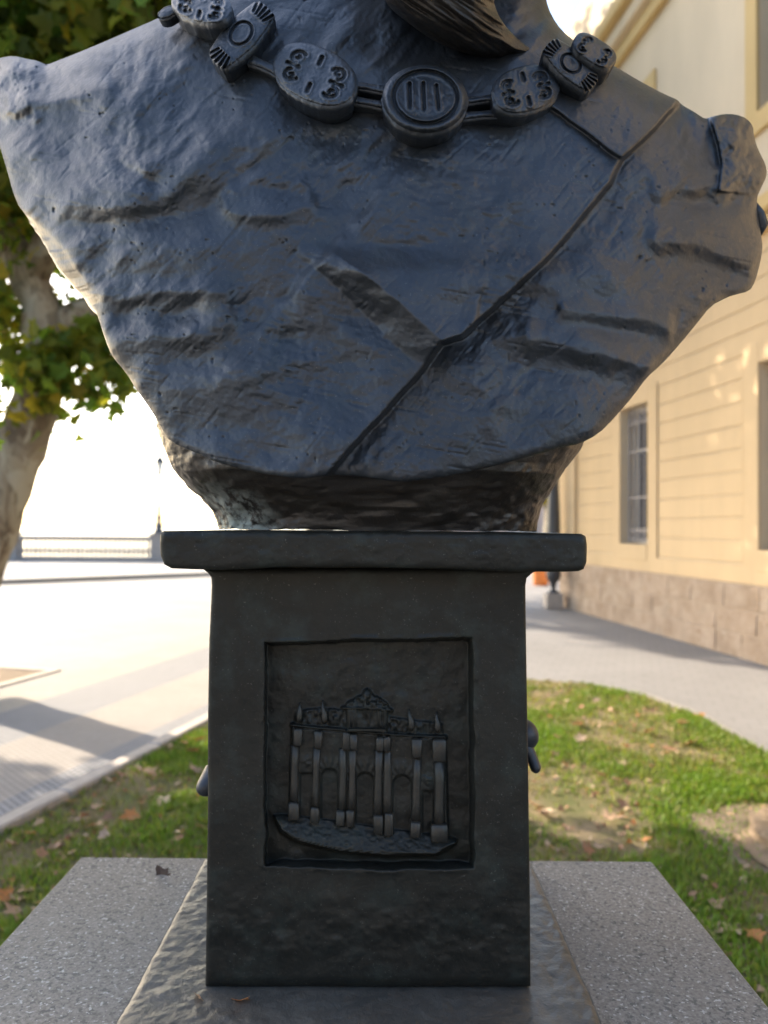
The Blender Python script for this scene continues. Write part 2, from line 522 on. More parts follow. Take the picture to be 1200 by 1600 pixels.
# lawn island (left edge along the kerb, rounded far and right edge)
right_edge = [(2.78, -.9), (2.80, 2.0), (2.76, 5.3), (2.70, 6.0), (2.66, 6.75), (2.50, 7.40), (2.05, 7.92), (1.5, 8.05), (.4, 8.12), (-.62, 8.1)]
LK = [kp(-5, .0)[:2], kp(4.5, .0)[:2]]
LAWN = [LK[0]] + right_edge + [LK[1]]
poly_sheet('pavement', [(2.70, -8), (40, -8), (40, 30), (3.2, 30), (-.2, 12), (-.55, 8.2), (1.5, 8.13), (2.2, 7.97), (2.62, 7.45), (2.80, 6.75)], .004, M['pave2'])
lu, lq, llp = sheet(np.array(LAWN), .12)
lz = .014+.012*fbm(lu[:, 0]*.9, lu[:, 1]*.9, 2, 3)
lawn = link('lawn', mesh_np('lawn', np.column_stack([lu, lz]), [lq]), M['lawn']); tag(lawn, kind='structure')

kerb = tag(empty('kerb', (0, 0, 0)), kind='structure')
kb = MB().box(0, .985, 0, .115, -.05, .055, .012).mesh('kerb_stone'); kb.materials.append(M['kerb'])
for i in range(-7, 6):
    o = link('kerb_stone', kb, None, kerb)
    o.location = kp(i*1.0+.62, .004, random.uniform(-.003, .003)); o.rotation_euler = (0, 0, KROT+random.uniform(-.004, .004))

# seafront pavement with a raised edge
SF = [(-24, 8.8), (-10.2, 20.5), (-5.5, 24.5), (2.0, 30.9), (2.0, 32.3), (-60, 32.3), (-60, 8.8)]
sv = [(x, y, 0.0) for x, y in SF]+[(x, y, .13) for x, y in SF]; n = len(SF)
struct('seafront_pavement', sv, [tuple(range(n, 2*n))]+[(i, (i+1) % n, (i+1) % n+n, i+n) for i in range(n)], M['side'])

# ------------------------------------------------------------------ balustrade at the seafront
bal = tag(empty('balustrade', (-9.2, 31.4, .13)), 'long white stone balustrade along the bright seafront on the left', 'balustrade')
MB().box(-26, 11, -.16, .16, 0, .16, .01).build('base_course', M['balus'], bal)
MB().box(-26, 11, -.17, .17, .86, 1.03, .02).build('hand_rail', M['balus'], bal)
bm = MB().lathe([(.07, .16), (.07, .21), (.05, .24), (.088, .36), (.084, .46), (.055, .60), (.048, .68), (.068, .72), (.05, .76), (.075, .86)], n=8).mesh('baluster', True)
bm.materials.append(M['balus'])
pm = MB().box(-.28, .28, -.24, .24, 0, 1.06, .015).box(-.33, .33, -.29, .29, 1.06, 1.16, .02).box(-.33, .33, -.29, .29, 0, .13, .02).mesh('pier')
pm.materials.append(M['balus'])
piers = [-24, -18, -12, -6, 0, 6]
for p in piers:
    o = link('pier', pm, None, bal); o.location = (p, 0, .002)
x = -25.9
while x < 10.9:
    if min(abs(x-p) for p in piers) > .36:
        o = link('baluster', bm, None, bal); o.location = (x, 0, 0)
    x += .19

# lamp standing on the balustrade pier
lp0 = tag(empty('promenade_lamp', (-9.2, 31.4, 1.292)), 'slim ornate lamp post standing on the balustrade pier by the sea', 'street lamp')
MB().lathe([(.20, 0), (.20, .10), (.13, .16), (.16, .28), (.10, .42), (.075, .5), (.11, .62), (.075, .74), (.055, .95), (.085, 1.02), (.05, 1.1), (.04, 1.9), (.10, 1.98), (.04, 2.06), (.04, 2.35), (.12, 2.45)], n=12).build('post', M['iron'], lp0, True)
MB().lathe([(.10, 2.45), (.17, 2.85), (.16, 2.86)], n=6).build('lantern', M['lampglass'], lp0)
MB().lathe([(.20, 2.86), (.21, 2.90), (.12, 3.08), (.05, 3.14), (.055, 3.2), (.01, 3.36)], n=6).build('lantern_cap', M['iron'], lp0)

# ------------------------------------------------------------------ the ochre building on the right
BO = (3.686, 15.8, 0.0); BROT = math.atan2(-.9913, .1318)
bld = tag(empty('ochre_building', BO, BROT), 'yellow ochre building with grooved plaster and barred windows beside the lawn', 'building')
S_END = 17.0
def lb(name, s0, s1, z0, z1, out, depth, mat, bev=0.0, parent=bld, smooth=False):
    """box on the facade: s along the wall, z up, its face `out` metres proud"""
    return MB().box(s0, s1, -out, depth-out, z0, z1, bev).build(name, mat, parent, smooth)
PER = 3.84
wins = [(2.74+PER*k, 3.73+PER*k) for k in range(4)]
ZW = (1.36, 3.63); ZU = (6.7, 8.55)
xs = sorted({0.0, S_END} | {a for w in wins for a in w}); zs = [.0, ZW[0], ZW[1], ZU[0], ZU[1], 11.3]
wl = MB()
for i in range(len(xs)-1):
    for j in range(len(zs)-1):
        hole = (xs[i], xs[i+1]) in wins and j in (1, 3)
        if not hole: wl.box(xs[i], xs[i+1], 0, .42, zs[j], zs[j+1])
wl.build('wall', M['pale'], bld)
MB().box(0.02, S_END-.02, .421, 9.0, 0, 11.25).build('wall_core', M['pale'], bld)
# stone base: separate blocks
base = lb('stone_base', -.03, S_END, 0, .93, .05, .049, M['mortar'])
s_rows = [(.0, .30), (.304, .60), (.604, .928)]
for r, (z0, z1) in enumerate(s_rows):
    s = -.05-random.random()*.3
    while s < S_END-.4:
        w = random.uniform(.42, .95); e = min(s+w, S_END)
        a = max(s, -.05)
        if e-a > .15:
            pr = .056+random.uniform(-.003, .004)
            b = MB().box(a+.003, e-.003, -pr, -.03, z0+random.uniform(0, .012), z1-random.uniform(0, .012), .022)
            b.v = [(x+random.uniform(-.008, .008), y+random.uniform(-.01, .01), z+random.uniform(-.006, .006)) for x, y, z in b.v]
            b.build('stone_block', M['sand'], bld)
        s = e
lb('plaster_skirt', .0, S_END, .93, 1.165, .035, .034, M['ochre'], .008)
# grooved plaster courses
frames = [(a-.32, b+.33) for a, b in wins]
z = 1.19; k = 0
while z < 5.1:
    z1 = z+.29-.018
    if z < 3.8:
        e = .82
        for f0, f1 in frames+[(S_END+1, 0)]:
            if min(f0-.012, S_END)-e > .1: lb('plaster_course', e, min(f0-.012, S_END), z, z1, .018, .017, M['ochre'], .007)
            e = f1+.012
            if e > S_END: break
    else:
        lb('plaster_course', .82, S_END, z, z1, .018, .017, M['ochre'], .007)
    z += .29; k += 1
lb('corner_pilaster', -.04, .80, .935, 5.15, .085, .5, M['ochre'], .012)
lb('string_course', -.10, S_END, 5.17, 5.34, .12, .119, M['trim'], .02)
lb('string_course', -.14, S_END, 5.345, 5.56, .20, .199, M['trim'], .03)
lb('corner_pilaster', -.04, .72, 5.565, 9.6, .075, .5, M['trim'], .012)
lb('cornice', -.12, S_END, 9.62, 9.86, .12, .119, M['trim'], .02)
lb('cornice', -.2, S_END, 9.865, 10.12, .24, .239, M['pale'], .03)
lb('cornice', -.3, S_END, 10.125, 10.36, .38, .379, M['trim'], .03)
lb('parapet', -.04, S_END, 10.365, 11.9, .02, .4, M['pale'])
def surround(a, b, z0, z1, fw, out, mat, sill=True):
    lb('window_surround', a-fw, a-.002, z0-.26, z1+.26, out, out-.001, mat, .008)
    lb('window_surround', b+.002, b+fw, z0-.26, z1+.26, out, out-.001, mat, .008)
    lb('window_surround', a-.001, b+.001, z1+.002, z1+.26, out, out-.001, mat, .008)
    lb('window_surround', a-.001, b+.001, z0-.26, z0-.002, out+.01, out+.009, mat, .008)
for i, (a, b) in enumerate(wins):
    surround(a, b, ZW[0], ZW[1], .31, .036, M['ochre'])
    surround(a, b, ZU[0], ZU[1], .24, .05, M['trim'])
    for (z0, z1), low in ((ZW, True), (ZU, False)):
        w = lb('window', a, b, z0, z1, -.30, .04, M['wood'])
        # opened up into frame and panes
        bpy.data.objects.remove(w)
        f = MB()
        f.box(a+.001, a+.06, .27, .33, z0+.001, z1-.001).box(b-.06, b-.001, .27, .33, z0+.001, z1-.001)
        f.box(a+.06, b-.06, .27, .33, z0+.001, z0+.07).box(a+.06, b-.06, .27, .33, z1-.07, z1-.001)
        mid = (a+b)/2
        f.box(mid-.045, mid+.045, .262, .33, z0+.07, z1-.07)
        f.box(a+.06, mid-.045, .275, .325, z0+(z1-z0)*.68, z0+(z1-z0)*.68+.05).box(mid+.045, b-.06, .275, .325, z0+(z1-z0)*.68, z0+(z1-z0)*.68+.05)
        w = f.build('window', M['wood'], bld)
        MB().box(a+.05, mid, .298, .304, z0+.05, z1-.05).build('pane', M['glass'], w)
        MB().box(mid+.001, b-.05, .298, .304, z0+.05, z1-.05).build('pane', M['glass'], w)
        if low:
            g = MB()
            n = 6
            for q in range(n):
                x = a+.05+(b-a-.1)*q/(n-1)
                g.tube([(x, .12, z0+.02), (x, .12, z1-.02)], [.017, .017], 6)
            for zz in (z0+.05, z0+.24, z0+.77, z0+1.54, z1-.26, z1-.05):
                g.box(a+.01, b-.01, .112, .128, zz-.008, zz+.008)
            for zz in (z0+.145, z1-.155):
                for q in range(n-1):
                    x = a+.05+(b-a-.1)*(q+.5)/(n-1)
                    g.tube([(x+.065*math.cos(h), .12, zz+.07*math.sin(h)) for h in np.linspace(0, 2*math.pi, 11)], [.009]*11, 5, False)
            g.build('window_grille', M['grille'], bld)
        else:
            sh = MB()
            sh.box(b-.30, b-.02, .02, .06, z0+.02, z1-.02)
            sh.build('white_shutter', M['balus'], bld)

# ------------------------------------------------------------------ iron lamp post on its stone block, right of the bust
q = ground(864.5, 951)
lr = tag(empty('street_lamp', (q.x, q.y, .004)), 'dark iron lamp post with swollen foot on a square stone block', 'street lamp')
MB().box(-.17, .17, -.17, .17, 0, .31, .015).build('stone_block', M['kerb'], lr)
MB().lathe([(.11, .31), (.12, .34), (.05, .38), (.045, .42), (.07, .50), (.135, .60), (.155, .70), (.14, .76), (.15, .84), (.165, .90), (.155, .96), (.145, 1.3), (.125, 2.0), (.075, 3.0), (.06, 3.6), (.10, 3.68), (.06, 3.76), (.05, 4.6), (.09, 4.7)], n=20).build('post', M['iron'], lr, True)
MB().lathe([(.12, 4.7), (.22, 5.25), (.21, 5.26)], n=6).build('lantern', M['lampglass'], lr)
MB().lathe([(.26, 5.26), (.27, 5.31), (.14, 5.5), (.05, 5.56), (.06, 5.64), (.01, 5.8)], n=6).build('lantern_cap', M['iron'], lr)

# far street: pinkish house, orange bin
fh = tag(empty('far_house', (10.6, 62, 0)), 'distant pinkish house at the end of the street', 'building')
xs2 = [-9, -6.2, -5, -2.8, -1.6, .6, 1.8, 4, 5.2, 9]
hw = MB()
for i in range(len(xs2)-1):
    for z0, z1, op in ((0, 1.0, 0), (1.0, 2.9, 1), (2.9, 4.3, 0), (4.3, 5.9, 1), (5.9, 7.0, 0)):
        if not (op and i % 2 == 1): hw.box(xs2[i], xs2[i+1], 0, 6, z0, z1)
hw.build('wall', M['pink'], fh)
for i in (1, 3, 5, 7):
    for z0, z1 in ((1.0, 2.9), (4.3, 5.9)):
        w = MB().box(xs2[i], xs2[i+1], .2, .26, z0, z1).build('window', M['wood'], fh)
        MB().box(xs2[i]+.1, xs2[i+1]-.1, .18, .199, z0+.1, z1-.1).build('pane', M['glass'], w)
MB().add([(-9.4, -.4, 7), (9.4, -.4, 7), (9.4, 6.4, 7), (-9.4, 6.4, 7), (-9.4, 3, 8.6), (9.4, 3, 8.6)], [(0, 1, 5, 4), (2, 3, 4, 5), (1, 2, 5), (3, 0, 4), (3, 2, 1, 0)]).build('roof', M['roof'], fh)
q = ground(845, 915)
ob = tag(empty('litter_bin', (q.x, q.y, 0)), 'small orange litter bin standing in the far street behind the plinth', 'bin')
MB().lathe([(.20, .0), (.23, .12), (.25, .62), (.27, .66), (.27, .70), (.24, .71), (.21, .60)], n=14).build('body', M['orange'], ob, True)
MB().lathe([(.26, .712), (.25, .76), (.12, .84), (.02, .86)], n=14).build('lid', M['iron'], ob, True)

# ------------------------------------------------------------------ trees
LEAF = np.array([(0, 0), (.16, .10), (.46, .06), (.34, .26), (.52, .52), (.24, .52), (.14, .74), (0, 1.0), (-.14, .74), (-.24, .52), (-.52, .52), (-.34, .26), (-.46, .06), (-.16, .10)])
def rand_rot(n, r, up=.6):
    """random frames whose normal leans upwards"""
    nrm = r.normal(size=(n, 3)); nrm /= np.linalg.norm(nrm, axis=1)[:, None]
    nrm[:, 2] += up; nrm /= np.linalg.norm(nrm, axis=1)[:, None]
    a = r.normal(size=(n, 3)); a -= (a*nrm).sum(1)[:, None]*nrm; a /= np.linalg.norm(a, axis=1)[:, None]
    b = np.cross(nrm, a)
    return a, b, nrm
def leaves(name, P, size, cols, parent, r, mat, up=.4, tmpl=LEAF, fold=.18):
    n = len(P); K = len(tmpl)
    a, b, c = rand_rot(n, r, up)
    s = size*(.65+.7*r.random(n))
    x = tmpl[:, 0][None]*s[:, None]; y = (tmpl[:, 1]-.5)[None]*s[:, None]
    zz = (np.abs(tmpl[:, 0])*fold-(tmpl[:, 1]-.5)**2*.35)[None]*s[:, None]
    V = P[:, None]+x[..., None]*a[:, None]+y[..., None]*b[:, None]+zz[..., None]*c[:, None]
    F = np.arange(n*K).reshape(n, K)
    off = np.zeros(3); p = parent
    while p is not None: off += np.array(p.location); p = p.parent
    me = mesh_np(name, V.reshape(-1, 3)-off, [F], False)
    ca = me.color_attributes.new('Col', 'FLOAT_COLOR', 'POINT')
    cc = np.repeat(np.column_stack([cols, np.ones(n)]), K, 0).astype(np.float32)
    ca.data.foreach_set('color', cc.ravel())
    return link(name, me, mat, parent)
def leaf_cols(n, r, yellow=.12):
    g = np.array([.105, .165, .026])*(.6+.9*r.random(n))[:, None]
    g[:, 0] *= .8+.7*r.random(n)
    y = r.random(n) < yellow
    g[y] = np.array([.26, .22, .03])*(.7+.6*r.random(y.sum()))[:, None]
    return g
def tree(name, label, base, trunk, limbs, blobs, nleaf, lsize, seed, cat='tree', group=None, yellow=.12, bark='bark', jit=.022):
    r = np.random.default_rng(seed)
    t = tag(empty(name, base), label, cat, group)
    tr = MB()
    pts = [Vector(p) for p, _ in trunk]; rad = [q for _, q in trunk]
    # finer, knobbly trunk
    P2, R2 = [], []
    for i in range(len(pts)-1):
        for k in range(6):
            f = k/6; P2.append(pts[i].lerp(pts[i+1], f)); R2.append((rad[i]*(1-f)+rad[i+1]*f)*(1+.05*math.sin(i*6+k*1.7+seed)))
    P2.append(pts[-1]); R2.append(rad[-1])
    tr.tube(P2, R2, 18, True, jit)
    for L in limbs:
        tr.tube([p for p, _ in L], [q for _, q in L], 8, True, .05)
    tr.wbuild('trunk', M[bark], t, True)
    B = np.array([b for b in blobs], float)
    w = B[:, 3]**2*B[:, 4] if B.shape[1] > 4 else B[:, 3]**2
    pick = r.choice(len(B), nleaf, p=w/w.sum())
    d = r.normal(size=(nleaf, 3)); d /= np.linalg.norm(d, axis=1)[:, None]
    rr = r.random(nleaf)**.45
    P = B[pick, :3]+d*(B[pick, 3]*rr)[:, None]*np.array([1, 1, .8])
    # tufts: pull leaves towards random twig ends
    tw = B[r.choice(len(B), 260, p=w/w.sum())]
    tp = tw[:, :3]+r.normal(size=(260, 3))*tw[:, 3:4]*.5
    pk = r.integers(0, 260, nleaf); m = r.random(nleaf) < .35
    P[m] = tp[pk[m]]+r.normal(size=(m.sum(), 3))*.22
    leaves('crown', P, lsize, leaf_cols(nleaf, r, yellow), t, r, M['leaf'])
    return t
def AT(u, v, Y): return tuple(at(u, v, Y))

r0 = random.Random(3)
def ell_blobs(c, rad, n, rr, seed):
    q = random.Random(seed); out = []
    while len(out) < n:
        d = [q.uniform(-1, 1) for _ in range(3)]
        if sum(a*a for a in d) <= 1: out.append((c[0]+d[0]*rad[0], c[1]+d[1]*rad[1], c[2]+d[2]*rad[2], rr*q.uniform(.7, 1.25)))
    return out
# visible plane tree on the left
Y1 = 7.6
b1 = Vector(AT(-125, 1072, Y1)); b1.z = .0
tk = [((b1.x-.05, Y1, -.05), .47), ((b1.x, Y1, .12), .40)]+[(AT(u, v, Y1), r_) for u, v, r_ in ((-85, 1000, .30), (-36, 880, .275), (16, 740, .25), (57, 630, .235), (72, 545, .22), (64, 480, .185), (36, 420, .175), (5, 365, .16), (-40, 290, .14), (-85, 190, .14), (-120, 60, .10), (-130, -120, .06))]
lm = [[(AT(66, 530, 7.6), .19), (AT(120, 492, 7.7), .15), (AT(190, 470, 8.0), .12), (AT(300, 400, 8.3), .08), (AT(420, 300, 8.6), .05)],
      [(AT(50, 440, 7.6), .16), (AT(90, 340, 7.4), .12), (AT(160, 200, 7.0), .09), (AT(230, 60, 6.6), .06), (AT(260, -80, 6.4), .04)],
      [(AT(10, 370, 7.6), .15), (AT(-60, 380, 6.9), .12), (AT(-200, 330, 6.2), .09), (AT(-330, 260, 5.6), .05)],
      [(AT(-40, 290, 7.6), .12), (AT(-20, 180, 7.9), .09), (AT(20, 40, 8.4), .06), (AT(40, -90, 8.9), .04)]]
bl = ell_blobs((-4.5, 7.4, 6.3), (2.9, 2.9, 2.0), 46, .85, 11)+ell_blobs((-4.6, 9.7, 6.0), (2.2, 1.7, 1.6), 18, .8, 12)
for u, v, y, rr in ((60, 30, 7, .8), (190, 15, 6.6, .7), (130, 90, 7.2, .6), (255, -30, 6.4, .6), (-40, 140, 7.4, .9), (20, 110, 7.9, .7), (35, 230, 8.2, .55), (10, 320, 8.2, .45), (-30, 400, 8.0, .45), (15, 440, 8.2, .33), (10, 505, 7.9, .24), (28, 560, 7.3, .26), (60, 585, 7.2, .33), (95, 560, 7.3, .36), (130, 570, 7.6, .42), (150, 545, 7.9, .45), (175, 590, 7.6, .27), (125, 622, 7.5, .22), (185, 628, 7.6, .17), (60, 628, 7.3, .14), (100, 645, 7.5, .10), (200, 560, 8.0, .3), (150, 510, 8.2, .5), (115, 655, 7.5, .07), (170, 655, 7.5, .07), (30, 170, 7.2, .5), (5, 250, 7.1, .45), (60, 290, 7.0, .3), (-10, 330, 7.0, .35), (20, 400, 7.1, .2), (80, 120, 6.8, .5), (-20, 470, 7.3, .3), (110, 520, 7.1, .18)):
    bl.append((*AT(u, v, y), rr))
tree('plane_tree', 'leaning plane tree with mottled bark at the left edge of the paving', (b1.x, Y1, 0), tk, lm, bl, 26000, .17, 5)
# plane tree beside the right border of the photograph, only its root flare shows
T2 = (2.52, 3.80)
tree('plane_tree', 'plane tree whose sandy root flare shows at the right edge of the lawn', (T2[0], T2[1], 0),
     [((T2[0]-.02, T2[1], -.08), .70), ((T2[0], T2[1], .05), .56), ((T2[0]+.02, T2[1], .20), .44), ((T2[0]+.05, T2[1], .45), .38), ((T2[0]+.08, T2[1]+.02, .9), .35), ((T2[0]+.1, T2[1]+.1, 2.2), .30), ((T2[0]+.25, T2[1]+.2, 3.6), .26), ((T2[0]+.3, T2[1]+.3, 5.6), .14), ((T2[0]+.3, T2[1]+.3, 7.4), .05)],
     [[((T2[0]+.25, T2[1]+.2, 3.5), .18), ((T2[0]+1.2, T2[1]+.5, 5.4), .12), ((T2[0]+2.2, T2[1]+.6, 7.4), .05)],
      [((T2[0]+.25, T2[1]+.2, 3.7), .16), ((T2[0]+.4, T2[1]+.9, 5.4), .11), ((T2[0]+.5, T2[1]+1.0, 7.2), .05)]],
     ell_blobs((T2[0]+1.3, T2[1]+.3, 8.0), (2.0, 1.2, 1.2), 26, .8, 21), 6000, .17, 8, bark='bark2', jit=.012)
# unseen plane trees added for their shade, and one yellowing street tree
def upright_tree(label, x, y, h0, h1, rad, seed, n=6000, ls=.2, yel=.12):
    cz = (h0+h1)/2
    return tree('plane_tree', label, (x, y, 0),
        [((x, y, -.05), .42), ((x, y, .2), .34), ((x+.05, y, 1.5), .28), ((x+.1, y+.1, h0), .25), ((x, y+.2, cz), .16), ((x, y, h1-.6), .05)],
        [[((x+.05, y+.1, h0-.3), .16), ((x+rad*.45, y+.3, cz-.4), .10), ((x+rad*.8, y+.4, cz+.3), .04)],
         [((x+.05, y+.1, h0-.1), .16), ((x-rad*.45, y-.3, cz-.2), .10), ((x-rad*.8, y-.4, cz+.5), .04)],
         [((x, y+.1, h0+.3), .13), ((x+.2, y-rad*.5, cz), .09), ((x+.3, y-rad*.8, cz+.6), .04)]],
        ell_blobs((x, y, cz), (rad*.8, rad*.8, (h1-h0)*.38), 34, rad*.27, seed), n, ls, seed, yellow=yel)
upright_tree('tall plane tree added behind the bust to shade the wall', -3.6, 21.5, 4.2, 11.0, 4.2, 31, 15000, .26)  # added out of sight, its crown keeps sun off the facade
upright_tree('yellowing street tree far behind the iron lamp post', 8.55, 40.0, 2.6, 6.2, 2.0, 33, 1500, .3, .6)
upright_tree('tall dense plane tree added directly behind the bust for its shade', -1.4, 16.2, 4.6, 14.6, 4.3, 34, 20000, .26)  # added behind the bust, dense crown blocks sun from the wall
upright_tree('plane tree added beyond the left border to shade the bust', -8.0, 8.3, 3.2, 9.4, 3.6, 35, 15000, .24)  # added outside the frame to shade granite slab and bust

hb_ = tag(empty('reflected_house', (-2, -19, 0), R(180)), 'long grey house added behind the camera to be reflected in the bust', 'building')  # unseen house, added and toned for its reflection in the bronze
xs3 = [-22]+[x for k in range(9) for x in (-20+4.6*k, -18.7+4.6*k)]+[22]
hw = MB()
for i in range(len(xs3)-1):
    for z0, z1, op in ((0, .9, 0), (.9, 3.1, 1), (3.1, 4.7, 0), (4.7, 6.9, 1), (6.9, 8.4, 0)):
        if not (op and i % 2 == 1): hw.box(xs3[i], xs3[i+1], 0, 8, z0, z1)
hw.build('wall', m_plaster('grey_plaster', (.19, .185, .18), (.14, .135, .13)), hb_)
lbm = MB().box(-22.2, 22.2, -.25, -.002, 8.0, 8.45, .03).build('cornice', M['trim'], hb_)
for i in range(1, len(xs3)-1, 2):
    for z0, z1 in ((.9, 3.1), (4.7, 6.9)):
        w = MB().box(xs3[i], xs3[i+1], .2, .26, z0, z1).build('window', M['wood'], hb_)
        MB().box(xs3[i]+.1, xs3[i+1]-.1, .18, .199, z0+.1, z1-.1).build('pane', M['glass'], w)

# ================================================================== granite pedestal
ZG = 1.6-.625
ped = tag(empty('granite_pedestal', (-.025, .93, 0)), 'grey speckled granite pedestal with wide flat slab under the bronze bust', 'pedestal')
def ped_box(name, x0, x1, y0, y1, z0, z1, bev):
    b = MB().box(x0, x1, y0, y1, z0, z1, bev); return b.wbuild(name, M['granite'], ped)
ped_box('top_slab', -.568, .512, .36, 1.462, ZG-.12, ZG, .005)
ped_box('shaft', -.47, .415, .45, 1.37, .16, ZG-.1202, .006)
ped_box('foot', -.60, .545, .33, 1.50, -.02, .1598, .01)

# ================================================================== bronze bust
ZB = 1.6-.60
bust = tag(empty('bronze_bust', (-.025, 1.17, ZG)), 'dark bronze bust of a bearded man with chain of medallions on a bronze plinth', 'statue')
OFF = np.array(bust.location)
dep = np.array(at(372, 818, 1.03))-OFF
M['bronze'] = m_bronze('bronze_torso', (.031, .040, .053), .15, (.38, .55), None, (.037, .039, .042), .40, .12, .75, .6)
M['bronze_socle'] = m_bronze('bronze_socle', (.030, .027, .024), .12, (.32, .55), (tuple(dep), .085), (.040, .032, .026), .4, .05)
M['bronze_base'] = m_bronze('bronze_base', (.13, .121, .105), .2, (.32, .55), None, (.115, .10, .083), .35, .12, 1.6)

M['bronze_relief'] = m_bronze('bronze_relief', (.038, .036, .030), .3, (.34, .54), None, (.042, .037, .030), .4, .05, .8, .5)
# base plate: rough cast upper face
xs_ = np.arange(-.320, .2721, .004); ys_ = np.arange(.84, 1.4041, .004)
X, Yg = np.meshgrid(xs_, ys_)
Z = ZB+.0014*fbm(X*22, Yg*22, 1, 4, .7)+.0019*fbm(X*75, Yg*70, 3, 3, .75)
edge = np.minimum(np.minimum(X-xs_[0], xs_[-1]-X), np.minimum(Yg-ys_[0], ys_[-1]-Yg))
Z -= .005*np.exp(-edge/.004)
Vb = np.stack([X+.002*fbm(X*14, Yg*14, 5, 2), Yg, Z], -1).reshape(-1, 3)
nyy, nxx = X.shape; id_ = np.arange(X.size).reshape(X.shape)
qb = np.stack([id_[:-1, :-1], id_[:-1, 1:], id_[1:, 1:], id_[1:, :-1]], -1).reshape(-1, 4)
lpb = np.concatenate([id_[0, :], id_[1:, -1], id_[-1, -2::-1], id_[-2:0:-1, 0]])
low = Vb[lpb].copy(); low[:, 2] = ZG+.0005
Vw, Fw = close_back(Vb, qb, lpb[::-1], [low[::-1]])
wobj('base_plate', Vw, Fw, M['bronze_base'], bust)

# plinth with recessed panel
PP = np.array([(317, 889), (325, 895), (330, 902), (331, 915), (329, 960), (327, 1000), (325, 1120), (325, 1250), (323, 1400), (321, 1541), (575, 1541), (829, 1541), (828, 1400), (826, 1250), (824, 1120), (822, 1000), (821, 915), (823, 903), (832, 895), (848, 889)])
REC = np.array([(415, 1005), (520, 1002), (640, 999), (737, 997), (740, 1100), (742, 1250), (741, 1357), (600, 1358), (500, 1356), (415, 1352), (414, 1200)])
ledge = [(430, 1279), (440, 1298), (467, 1313), (530, 1328), (597, 1334), (680, 1333), (712, 1318)]
baseln = [(428, 1274), (455, 1273), (520, 1281), (610, 1294), (700, 1306), (714, 1312)]
wallreg = np.array([(456, 1136), (538, 1143), (610, 1149), (696, 1154), (701, 1318), (610, 1306), (520, 1293), (452, 1283)])
attic = np.array([(462, 1112), (500, 1106), (540, 1110), (606, 1120), (650, 1126), (690, 1130), (694, 1152), (610, 1148), (538, 1142), (460, 1134)])
catt = np.array([(541, 1102), (606, 1106), (606, 1149), (541, 1144)])
pedi = np.array([(536, 1107), (544, 1097), (558, 1089), (566, 1086), (569, 1079), (574, 1076), (579, 1079), (582, 1086), (592, 1090), (604, 1098), (611, 1109)])
ledreg = np.array(ledge+baseln[::-1])
arches = [(502, 528, 1201, 1289), (556, 585, 1207, 1300), (614, 643, 1211, 1308)]
doors = [(469, 490, 1208, 1285), (660, 677, 1236, 1313)]
